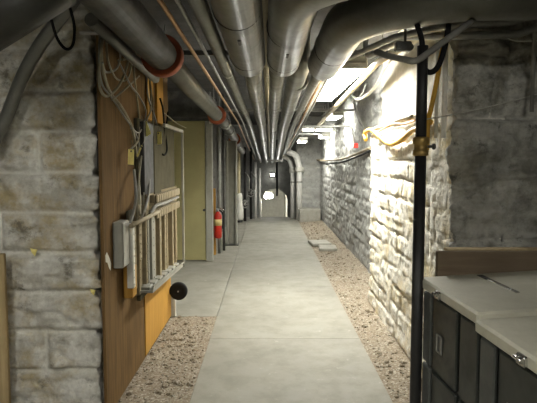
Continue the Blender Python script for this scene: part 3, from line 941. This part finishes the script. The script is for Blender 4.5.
# lagged pipe behind the pier top, white conduit and hanging loop on the pier
o = MB().tube([(-0.885, 2.78, 2.26), (-0.885, 4.35, 2.20)], 0.034, 18).build('pipe_run', M['lag_mid']); tag(o, 'grey lagged pipe just below and left of the dark flanged pipe, above the board', 'pipe')
o = MB().tube([at(80, 33, Y=3.15), at(128, 34, Y=3.15)], 0.010, 10).build('conduit', M['white_cable']); tag(o, 'short pale horizontal conduit at the top of the left pier', 'pipe')
o = MB().tube([at(98.5, -12, Y=3.22), at(98.5, 105, Y=3.25), at(99, 170, Y=3.25)], 0.012, 10).build('conduit', M['black']); tag(o, 'dark upright conduit in the gap between pier and board', 'pipe')
cable([at(46, -10, Y=2.9), at(50, 14, Y=2.9), at(57, 38, Y=2.9), at(66, 49, Y=2.9), at(73, 44, Y=2.9), at(74, 24, Y=2.9), at(66, -6, Y=2.9)], 0.008, 'rubber', 'black cable hanging in a U loop in front of the left pier')
cable([at(30, 14, Y=3.1), at(60, 2, Y=3.1), at(90, -6, Y=3.1)], 0.004, 'white_cable', 'thin pale wire across the top left corner', name='wire')
cable([at(0, 28, Y=3.15), at(38, 22, Y=3.15), at(66, 5, Y=3.15)], 0.003, 'grey_cable', 'thin grey wire below the pale one at top left', name='wire')
o = MB().tube(smooth_path([at(84, -14, Y=3.0), at(66, 10, Y=3.0), at(38, 48, Y=3.05), at(20, 82, Y=3.1), at(6, 118, Y=3.14), at(-12, 150, Y=3.14)], 6), 0.037, 16).build('flexible_duct', M['canvas']); tag(o, 'dark grey flexible duct slanting down across the left pier', 'duct')
o = MB().tube([at(-30, 36, Y=2.3), at(75, -30, Y=2.3)], 0.11, 24).build('lagged_pipe', M['canvas_dark']); tag(o, 'dark thick pipe crossing the top left corner of the view', 'pipe')

# yellow tape scraps on the pier
for px, py, lab, s in ((34, 252, 'yellow paper scrap stuck in a pier joint', 0.022), (93, 292, 'yellow paper scrap at the pier edge', 0.018)):
    c = at(px, py, Y=3.235)
    m = MB(); m.add([c + Vector((-s, 0, s)), c + Vector((s * 1.1, -0.01, s * 0.7)), c + Vector((s * 0.1, 0.004, -s * 1.2)), c + Vector((-s * 0.6, -0.006, 0)),
                     c + Vector((-s, .004, s)), c + Vector((s * 1.1, -0.006, s * 0.7)), c + Vector((s * 0.1, 0.008, -s * 1.2)), c + Vector((-s * 0.6, -0.002, 0))],
                    [(0, 1, 2, 3), (7, 6, 5, 4), (0, 4, 5, 1), (1, 5, 6, 2), (2, 6, 7, 3), (3, 7, 4, 0)])
    tag(m.build('paper_scrap', M['tag_yellow']), lab, 'paper')
# pale plank at the very left edge
m = MB(); a = at(-14, 254, Y=3.12); b = at(3.4, 254, Y=3.12); m.box((a.x, 3.12, 0.0), (b.x, 3.15, a.z), 0.003)
tag(m.build('wooden_plank', M['stick']), 'pale upright wooden plank at the far left edge before the pier', 'plank')

# ------------------------------------------------------------------ olive door, wheel, extinguisher, column
DY = 8.28
p0 = at(206, 262, Y=DY); p1 = at(213, 262, Y=DY)
ztop = at(200, 121, Y=DY).z
t = tag(empty('door_1', (p0.x, DY, 0)), kind='structure')
m = MB(); m.box((-1.62, DY, 0.02), (p0.x, DY + 0.045, ztop), 0.004); m.build('door_panel', M['olive'], t)
m = MB(); m.box((p0.x + 0.004, DY - 0.02, 0.0), (p1.x, DY + 0.12, ztop + 0.0), 0.006); m.build('frame_post', M['grey_paint'], t)
m = MB(); m.box((-1.66, DY - 0.02, ztop + 0.004), (p1.x, DY + 0.12, ztop + 0.05), 0.006); m.build('frame_head', M['steel_dark'], t)
c = at(204.3, 210, Y=DY); m = MB(); m.cyl((c.x, DY - 0.03, c.z), (c.x, DY, c.z), 0.02, seg=14); m.build('latch', M['black'], t)
c = at(211, 122, Y=DY - 0.03); m = MB(); m.box(c + Vector((-0.03, 0, -0.03)), c + Vector((0.02, 0.01, 0.02)), 0.004); m.build('corner_highlight', M['white_paint'], t)  # white piece standing in for the highlight on the door's top corner

WY, R = 5.20, 0.088
c = at(178.5, 291, Y=WY); Z = c.z
t = tag(empty('rubber_wheel', (-0.93, 5.31, 0)), 'black rubber wheel held on a short white post at the far foot of the board', 'wheel')
m = MB(); m.lathe((c.x, WY - 0.02, Z), [(0.05, 0), (R * 0.93, -0.004), (R, 0.01), (R, 0.035), (R * 0.93, 0.05), (0.05, 0.046)], (0, 1, 0), 36); m.build('tyre', M['rubber'], t)
m = MB(); m.lathe((c.x, WY - 0.022, Z), [(0.010, 0), (0.046, 0.004), (0.05, 0.05), (0.012, 0.054)], (0, 1, 0), 24); m.build('hub', M['rubber'], t)
m = MB(); m.tube(fillet([(c.x, WY - 0.028, Z), (c.x, 5.31, Z), (-0.94, 5.31, Z)], 0.03, 5), 0.008, 10); m.build('axle', M['steel'], t)
m = MB(); m.box((-0.968, 5.29, 0), (-0.912, 5.33, Z + 0.03), 0.004); m.build('post', M['white_paint'], t)

# extinguisher
EY = 8.75
c = at(218, 238, Y=EY)
t = tag(empty('fire_extinguisher', c), 'red fire extinguisher hung beside the olive door', 'fire extinguisher')
hgt = at(218, 211.5, Y=EY).z - c.z
r = 0.064
m = MB(); m.lathe(c, [(r * 0.8, 0), (r, 0.02), (r, hgt * 0.8), (r * 0.85, hgt * 0.9), (r * 0.4, hgt * 0.98), (r * 0.35, hgt)], seg=24); m.build('cylinder_body', M['red'], t)
m = MB(); m.lathe(c + Vector((0, 0, hgt * 0.36)), [(r * 1.015, 0.05), (r * 1.015, 0.05 + hgt * 0.24)], seg=24); m.build('label_band', M['label'], t)
top = c + Vector((0, 0, hgt))
m = MB(); m.cyl(top, top + Vector((0, 0, 0.04)), 0.02, seg=12); m.box(top + Vector((-0.03, -0.02, 0.03)), top + Vector((0.03, 0.02, 0.055)), 0.006); m.build('valve', M['steel'], t)
m = MB(); m.tube([top + Vector((0.0, 0, 0.055)), top + Vector((0.06, -0.01, 0.05)), top + Vector((0.11, -0.02, 0.02))], 0.009, 8); m.build('handle', M['chrome'], t)
m = MB(); m.tube(smooth_path([top + Vector((0.02, 0, 0.03)), top + Vector((0.08, -0.02, -0.03)), top + Vector((0.085, -0.01, -0.16)), top + Vector((0.075, 0, -0.28))]), 0.010, 8); m.build('hose', M['rubber'], t)
m = MB(); m.box(c + Vector((-0.04, r, 0.1)), c + Vector((0.04, r + 0.03, hgt * 0.95)), 0.004); m.build('bracket', M['steel_dark'], t)
m = MB(); a = at(212.5, 246, Y=EY + 0.1); m.box((a.x, EY + 0.10, 0.0), (a.x + 0.055, EY + 0.13, 1.1), 0.003)
tag(m.build('wooden_board', M['ply']), 'narrow orange brown board behind the fire extinguisher', 'board')

# steel column and neighbours
CYY = 9.85
a, b = at(226.5, 246, Y=CYY), at(237, 246, Y=CYY)
t = tag(empty('steel_column', (a.x, CYY, 0)), 'broad grey steel column beside the walkway beyond the extinguisher', 'column')
m = MB(); w = b.x - a.x
m.box((a.x, CYY, 0.02), (a.x + 0.03, CYY + 0.2, 1.92), 0.004); m.box((b.x - 0.03, CYY, 0.02), (b.x, CYY + 0.2, 1.92), 0.004)
m.box((a.x + 0.03, CYY + 0.085, 0.02), (b.x - 0.03, CYY + 0.115, 1.92)); m.build('beam_section', M['grey_paint'], t)
m = MB(); m.box((a.x - 0.03, CYY - 0.03, 0.001), (b.x + 0.03, CYY + 0.23, 0.02), 0.003); m.build('base_plate', M['steel_dark'], t)
for px, Y, r, lab in ((219.5, 9.0, 0.030, 'grey upright pipe behind the fire extinguisher'), (224, 9.3, 0.022, 'dark upright pipe just left of the steel column')):
    p = at(px, 240, Y=Y)
    tag(MB().tube([(p.x, Y, 0.0), (p.x, Y, CEIL - 0.1)], r, 14).build('standpipe', M['steel' if r > 0.025 else 'steel_dark']), lab, 'pipe')
# white standing pipe with a fat lower sleeve
p = at(239.5, 217, Y=13.6)
t = tag(empty('white_pipe', (p.x, 13.6, 0)), 'white upright pipe with fat lower sleeve left of the walkway end', 'pipe')
MB().tube([(p.x - 0.02, 13.6, 0.5), (p.x - 0.02, 13.6, 2.05)], 0.045, 16).build('pipe', M['cream'], t)
m = MB(); m.lathe((p.x, 13.6, 0.06), [(0.075, 0), (0.105, 0.06), (0.10, 0.25), (0.075, 0.45), (0.075, 0.62), (0.05, 0.68)], seg=20); m.build('sleeve', M['white_paint'], t)
m = MB(); m.cyl((p.x, 13.6, 0.0), (p.x, 13.6, 0.06), 0.07, seg=16); m.build('foot', M['black'], t)
# dark valves against the left side
for k, (px, Y, lab) in enumerate(((245, 13.9, 'dark valve assembly left of the tunnel end, nearer one'), (251, 14.4, 'dark valve assembly left of the tunnel end, further one'))):
    p = at(px, 205, Y=Y)
    t = tag(empty('valve_assembly', (p.x, Y, 0)), lab, 'valve')
    m = MB(); m.tube([(p.x, Y, 0.0), (p.x, Y, 1.9)], 0.035, 12)
    m.build('riser', M['black'], t)
    m = MB(); m.lathe((p.x, Y, 0.45 + 0.25 * k), [(0.05, -0.12), (0.1, -0.05), (0.1, 0.05), (0.05, 0.12)], seg=14); m.build('valve_body', M['steel_dark'], t)
    m = MB()
    ctr = Vector((p.x, Y - 0.16, 0.45 + 0.25 * k))
    m.tube([ctr + Vector((0.09 * math.cos(q * math.pi / 8), 0, 0.09 * math.sin(q * math.pi / 8))) for q in range(17)], 0.011, 8, False)
    for q in range(3):
        an = q * math.pi / 3
        m.tube([ctr - Vector((0.09 * math.cos(an), 0, 0.09 * math.sin(an))), ctr + Vector((0.09 * math.cos(an), 0, 0.09 * math.sin(an)))], 0.007, 6)
    m.cyl(ctr, ctr + Vector((0, 0.12, 0)), 0.012, seg=8)
    m.build('hand_wheel', M['steel'], t)
    m = MB(); m.tube(fillet([(p.x - 0.02, Y, 1.3), (p.x + 0.12, Y - 0.1, 1.1), (p.x + 0.1, Y - 0.1, 0.8)], 0.05), 0.018, 8); m.build('branch', M['steel'], t)
for px, yt, Y, r, lab in ((255.5, 162, 14.6, 0.035, 'pale upright pipe at left side of the tunnel end, outer of two'), (260, 168, 14.75, 0.028, 'pale upright pipe at left side of the tunnel end, inner of two')):
    p = at(px, 200, Y=Y); zt = at(px, yt, Y=Y).z
    tag(MB().tube([(p.x, Y, 0.0), (p.x, Y, zt)], r, 12).build('standpipe', M['canvas_light']), lab, 'pipe')
p = at(277, 180, Y=16.6)
tag(MB().tube([(p.x, 16.6, at(277, 196, Y=16.6).z), (p.x, 16.6, 2.2)], 0.03, 10).build('standpipe', M['black']), 'dark hanging pipe in front of the end wall above the arch', 'pipe')
# right hand white bends
for pxs, r, lab in (([(283, 156), (289, 159), (292.5, 169), (292.5, 214)], 0.058, 'white lagged pipe bending down at right of the tunnel end, inner of two'),
                    ([(286, 151), (296, 155), (299.5, 168), (299, 214)], 0.078, 'white lagged pipe bending down at right of the tunnel end, outer of two')):
    Y = 14.6 if r < 0.06 else 14.15
    pts = [at(a, b, Y=Y) for a, b in pxs]; pts[-1].z = 0.0
    t = tag(empty('white_pipe', (pts[-1].x, Y, 0)), lab, 'pipe')
    MB().tube(fillet(pts, 0.15, 6), r, 16).build('lagging', M['canvas_light'], t)
    m = MB(); m.tube([pts[2] + Vector((0, 0, 0.02)), pts[2] + Vector((0, 0, -0.1))], r * 1.5, 16); m.build('coupling', M['white_paint'], t)
    m = MB(); m.tube([pts[2].lerp(pts[3], 0.25), pts[2].lerp(pts[3], 0.28)], r * 1.12, 16); m.build('band', M['steel'], t)
# concrete block by the back wall
a, b = at(299.5, 222, Z=0.0), at(318, 222, Z=0.0)
m = MB(); m.box((a.x, a.y, -0.02), (1.37, 14.22, 0.33), 0.02)
tag(m.build('concrete_block', M['slab']), 'low concrete block at far right against the back wall', 'block')
# pale slabs lying on the gravel
for (x0, y0, x1, y1), lab, rz in (((311, 245, 331, 241), 'flat pale stone slab lying on the gravel, further one', 0.1), ((320, 250, 338, 246), 'flat pale stone slab lying on the gravel, nearer one', -0.06)):
    a, b = at(x0, y0, Z=0.03), at(x1, y0, Z=0.03); f = at(x0, y1, Z=0.03)
    cx, cy = (a.x + b.x) / 2, (a.y + f.y) / 2
    Mx = Matrix.Translation((cx, cy, 0.012)) @ Matrix.Rotation(rz, 4, 'Z')
    hx, hy = (b.x - a.x) / 2, (f.y - a.y) / 2
    m = MB(); m.box((-hx, -hy, -0.01), (hx, hy, 0.045), 0.012, Mx)
    tag(m.build('stone_slab', M['slab']), lab, 'slab', 'slabs on the gravel strip')

# ------------------------------------------------------------------ right: standpipe, hoses, cables
SY = 2.28
p = at(419.5, 200, Y=SY)
ztop = at(420, 46, Y=SY).z
t = tag(empty('standpipe', (p.x, SY, 0)), 'black iron standpipe with brass valve in front of the right wall', 'pipe')
zv0, zv1 = at(420, 156, Y=SY).z, at(420, 137, Y=SY).z
MB().tube([(p.x, SY, 0), (p.x, SY, zv0 + 0.01)], 0.0245, 20).build('lower_pipe', M['black'], t)
MB().tube([(p.x, SY, zv1 - 0.01), (p.x, SY, ztop)], 0.0225, 20).build('upper_pipe', M['black'], t)
m = MB(); hv = zv1 - zv0
m.lathe((p.x, SY, zv0), [(0.028, 0), (0.033, 0.004), (0.033, hv * 0.3), (0.028, hv * 0.34), (0.028, hv * 0.62), (0.034, hv * 0.66), (0.034, hv * 0.95), (0.028, hv)], seg=12); m.build('valve', M['brass'], t)
m = MB(); m.cyl((p.x + 0.02, SY, zv0 + hv * 0.5), (p.x + 0.055, SY, zv0 + hv * 0.5), 0.006, seg=10); m.lathe((p.x + 0.048, SY, zv0 + hv * 0.5), [(0.008, 0), (0.013, 0.003), (0.013, 0.012), (0.008, 0.015)], (1, 0, 0), 12); m.build('tap', M['steel_dark'], t)
m = MB(); m.cyl((p.x, SY, 0.0), (p.x, SY, 0.02), 0.06, seg=20); m.build('base_flange', M['black'], t)

pts = [at(376, 52, Y=2.40), at(388, 56, Y=2.35), at(416, 62, Y=2.215), at(462, 28, Y=2.30), at(486, 10, Y=2.62)]
o = MB().tube(fillet(pts, 0.03, 5), 0.0135, 10).build('conduit', M['grey_cable']); tag(o, 'grey conduit bent in a V across the top of the black standpipe', 'pipe')
cable([at(417, 24, Y=2.5), at(422, 42, Y=2.5), at(422, 62, Y=2.5), at(428, 72, Y=2.5), at(437, 68, Y=2.5), at(444, 50, Y=2.5), at(449, 24, Y=2.5)], 0.013, 'rubber', 'black hose looping beside the top of the standpipe', 'hose', name='hose')
m = MB(); c = at(405, 46, Y=2.7); m.box(c + Vector((-0.05, -0.02, -0.025)), c + Vector((0.03, 0.02, 0.02)), 0.006)
m.cyl(c + Vector((0.02, -0.03, -0.01)), c + Vector((0.02, 0.03, -0.01)), 0.016, seg=10); m.cyl(c + Vector((-0.03, -0.03, 0.0)), c + Vector((-0.03, 0.03, 0)), 0.014, seg=10)
m.cyl(c, (c.x, c.y, CEIL - 0.05), 0.007, seg=8)
tag(m.build('pipe_clamp', M['steel_dark']), 'dark pipe clamp hanging left of the standpipe top', 'clamp')
cable([at(449, 26, Y=3.0), at(441, 56, Y=3.02), at(437, 80, Y=3.05), at(431, 108, Y=3.05), at(428, 122, Y=3.07), at(427, 150, Y=3.08)], 0.014, 'yellow', 'yellow hose dropping behind the standpipe', 'hose', name='hose')
WX = 1.10
cable([at(366, 140, X=WX - 0.03), at(365, 133, X=WX - 0.03), at(371, 130, X=WX - 0.04), at(380, 137, X=WX - 0.045), at(390, 144, X=WX - 0.045), at(400, 141, X=WX - 0.04), at(412, 131, X=WX - 0.04), at(420, 128, X=WX - 0.035), at(430, 122, X=WX - 0.035)], 0.021, 'yellow', 'thick orange yellow hose sagging along the whitewashed ledge', 'hose', name='hose', seg=12)
cable([at(372, 129, X=WX), at(385, 126, X=WX), at(398, 120, X=WX), at(412, 116, X=WX)], 0.012, 'tan_cable', 'tan cable lying along the ledge above the orange hose')
cable([at(378, 132, X=WX - 0.02), at(392, 124, X=WX - 0.02), at(404, 124, X=WX - 0.02), at(416, 120, X=WX - 0.02)], 0.009, 'copper', 'brown cable twisted along the ledge above the orange hose')
for px, r, mt, lab in ((441, 0.012, 'white_cable', 'slimmer white upright conduit near the right pier corner, left of two'), (449, 0.016, 'canvas_light', 'thicker white upright conduit right at the right pier corner')):
    p = at(px, 120, X=1.085)
    tag(MB().tube([(1.055, p.y, at(px, 138, X=1.085).z), (1.055, p.y, CEIL - 0.1)], r, 10).build('conduit', M[mt]), lab, 'pipe')
cable([at(427, 119, Y=2.9), at(440, 117, Y=3.0), at(460, 113, Y=3.1), at(500, 104, Y=3.1), at(545, 92, Y=3.1)], 0.003, 'white_cable', 'thin pale wire strung across the dark right pier', name='wire')
cable([at(500, 32, Y=3.08), at(512, 40, Y=3.08), at(530, 41, Y=3.08), at(548, 40, Y=3.08)], 0.004, 'white_cable', 'thin pale wire curving under the pipes at top right', name='wire')
p = at(533.5, 60, Y=3.05)
tag(MB().tube([(p.x, 3.05, at(533, 112, Y=3.05).z), (p.x, 3.05, CEIL - 0.1)], 0.011, 10).build('conduit', M['grey_cable']), 'pale upright conduit on the dark pier at the right edge', 'pipe')

# cable along the far right wall
cable([at(298, 156, X=1.30), at(318, 160, X=1.32), at(330, 160, X=1.33), at(342, 159, X=1.33), at(356, 154, X=1.33), at(370, 148, X=1.33)], 0.020, 'slat', 'thick yellowish cable sagging along the far right wall')
cable([at(326, 164, X=1.34), at(342, 162, X=1.34), at(356, 157, X=1.34), at(370, 151, X=1.34)], 0.016, 'rubber', 'black cable just below the yellowish one on the far right wall')
cable([at(345, 87, X=1.25), at(346, 93, X=1.27), at(353, 100, X=1.28), at(357, 112, X=1.3), at(363, 128, X=1.3), at(367, 136, X=1.25)], 0.014, 'white_cable', 'white cable hanging beside the plaster wall edge')
cable([at(392, 58, X=1.05), at(384, 70, X=1.08), at(377, 84, X=1.10), at(367, 95, X=1.10), at(357, 99, X=1.12), at(350, 93, X=1.15)], 0.016, 'white_cable', 'thick white cable hooking left from the pipes above the plaster wall')
cable([at(366, 84, X=1.16), at(362, 94, X=1.16), at(354, 101, X=1.25), at(358, 118, X=1.3), at(364, 131, X=1.26)], 0.010, 'grey_cable', 'grey cable joining the white one beside the plaster wall edge')
# bent conduit to a small red box
Y = 7.4
zc = at(340, 126, Y=Y).z
bend = [at(306, 127, Y=Y), at(352, 126, Y=Y), at(355, 144, Y=Y)]
o = MB().tube(fillet(bend, 0.08, 6), 0.013, 10).build('conduit', M['steel']); tag(o, 'grey conduit crossing below the lamps and bending down to the red box', 'pipe')
c = at(354.5, 145.5, Y=Y)
t = tag(empty('alarm_box', c), 'small red box with white side on the right wall under a conduit', 'box')
m = MB(); m.box(c + Vector((-0.012, -0.03, -0.035)), c + Vector((0.045, 0.03, 0.03)), 0.006); m.build('body', M['red'], t)
m = MB(); m.box(c + Vector((-0.05, -0.025, -0.03)), c + Vector((-0.013, 0.025, 0.028)), 0.005); m.build('white_side', M['white_paint'], t)

# ------------------------------------------------------------------ cabinets
def cabinet(near_left, yaw, width, label, lidlabel=None, depth=0.72, top=1.05, tilt=0.045, latch=0.60):
    """long side (width) runs along the corridor; local x = depth to the right, local y = away from camera"""
    t = tag(empty('storage_cabinet', (near_left[0], near_left[1], 0)), label, 'cabinet', 'dark green cabinets with cream lids')
    T = Matrix.Translation((near_left[0], near_left[1], 0)) @ Matrix.Rotation(yaw, 4, 'Z')
    LT = T @ Matrix.Translation((0, 0, top)) @ Matrix.Rotation(-tilt, 4, 'Y')
    sk = 0.045
    bt = top - 0.03
    m = MB(); m.box((0.03, 0.015, 0.0), (depth - 0.02, width - 0.015, bt), 0.004, T); m.build('body', M['green'], t)
    # lid : top sheet with a turned-down skirt
    m = MB(); m.box((0, 0, -sk), (depth, width, 0), 0.008, LT); lid = m.build('lid', M['lid'], t)
    # recessed slide on the lid
    m = MB(); m.box((0.243, width * 0.38, -0.001), (0.261, width * 0.78, 0.003), 0.001, LT); m.build('slide_strip', M['chrome'], lid)
    m = MB(); m.box((0.240, width * 0.78, -0.001), (0.264, width * 0.94, 0.002), 0.0005, LT); m.build('slot', M['black'], lid)
    # latch
    m = MB(); m.box((-0.012, width * latch - 0.022, -0.04), (0.002, width * latch + 0.022, -0.008), 0.004, LT)
    m.cyl(LT @ Vector((-0.016, width * latch - 0.02, -0.02)), LT @ Vector((-0.016, width * latch + 0.02, -0.02)), 0.007, seg=10)
    m.build('latch', M['chrome'], lid)
    # face on the corridor side: narrow end panels, two drawer fronts
    ztop = top - 0.055
    for za, zb in ((ztop - 0.30, ztop), (ztop - 0.61, ztop - 0.312), (0.05, ztop - 0.622)):
        ya = 0.0
        for k, (w, mt) in enumerate(((0.30, 'green'), (0.46, 'green'), (0.20, 'green_mid'))):
            y0, y1 = 0.015 + width * ya + 0.004, width * (ya + w) - 0.004
            ya += w + 0.01
            m = MB(); m.box((0.014, y0, za), (0.03, y1, zb), 0.005, T)
            d = m.build('drawer' if k == 1 else 'side_panel', M[mt], t)
            if k == 1:
                yc = y0 + (y1 - y0) * 0.66; zc = (za + zb) / 2 - 0.02
                m = MB()
                hw, hh = 0.026, 0.037
                m.box((0.007, yc - hw, zc - hh), (0.014, yc - hw + 0.006, zc + hh), 0.002, T); m.box((0.007, yc + hw - 0.006, zc - hh), (0.014, yc + hw, zc + hh), 0.002, T)
                m.box((0.007, yc - hw, zc + hh - 0.006), (0.014, yc + hw, zc + hh), 0.002, T); m.box((0.007, yc - hw, zc - hh), (0.014, yc + hw, zc - hh + 0.006), 0.002, T)
                m.build('label_holder', M['steel'], d)
                m = MB(); m.box((0.012, yc - 0.021, zc - 0.032), (0.0142, yc + 0.021, zc + 0.032), 0, T); m.build('card', M['green_mid'], d)
    return t


pc = at(477, 313, Z=1.05)
cabinet((pc.x, pc.y), math.radians(3.5), 0.555, 'dark green cabinet with cream lid, further one, touching the plank')
cabinet((pc.x - 0.04 + 0.062, pc.y - 0.62), math.radians(3.5), 0.605, 'dark green cabinet with cream lid, nearer one at the lower right corner', top=1.035, latch=0.50)
# plank standing behind the lids
a = at(437, 274, Y=2.40); b = at(437, 251.5, Y=2.40)
m = MB(); m.box((a.x, 2.40, 0.95), (1.75, 2.428, b.z), 0.003)
m2 = MB(); m2.box((a.x, 2.40, 0.0), (1.75, 2.428, 0.95))
t = tag(empty('wooden_plank', (a.x, 2.4, 0)), 'brown wooden plank on edge behind the cream cabinet lids', 'plank')
m.build('board', M['plank'], t)
m = MB(); m.box((a.x + 0.06, 2.43, b.z - 0.01), (1.75, 2.50, b.z + 0.004), 0.003); m.build('ledge_strip', M['stick'], t)
for x in (a.x + 0.1, 1.6):
    m = MB(); m.box((x, 2.43, 0.0), (x + 0.05, 2.47, b.z), 0.003); m.build('support', M['plank'], t)

# ------------------------------------------------------------------ world and colour
w = bpy.data.worlds.new('world'); scene.world = w; w.use_nodes = True
bg = w.node_tree.nodes['Background']
bg.inputs[0].default_value = (0.5, 0.52, 0.5, 1); bg.inputs[1].default_value = 0.025
vs = scene.view_settings
scene.display_settings.display_device = 'sRGB'
vs.view_transform = 'Standard'; vs.look = 'None'; vs.gamma = 1.0; vs.use_curve_mapping = False
vs.exposure = 2.2
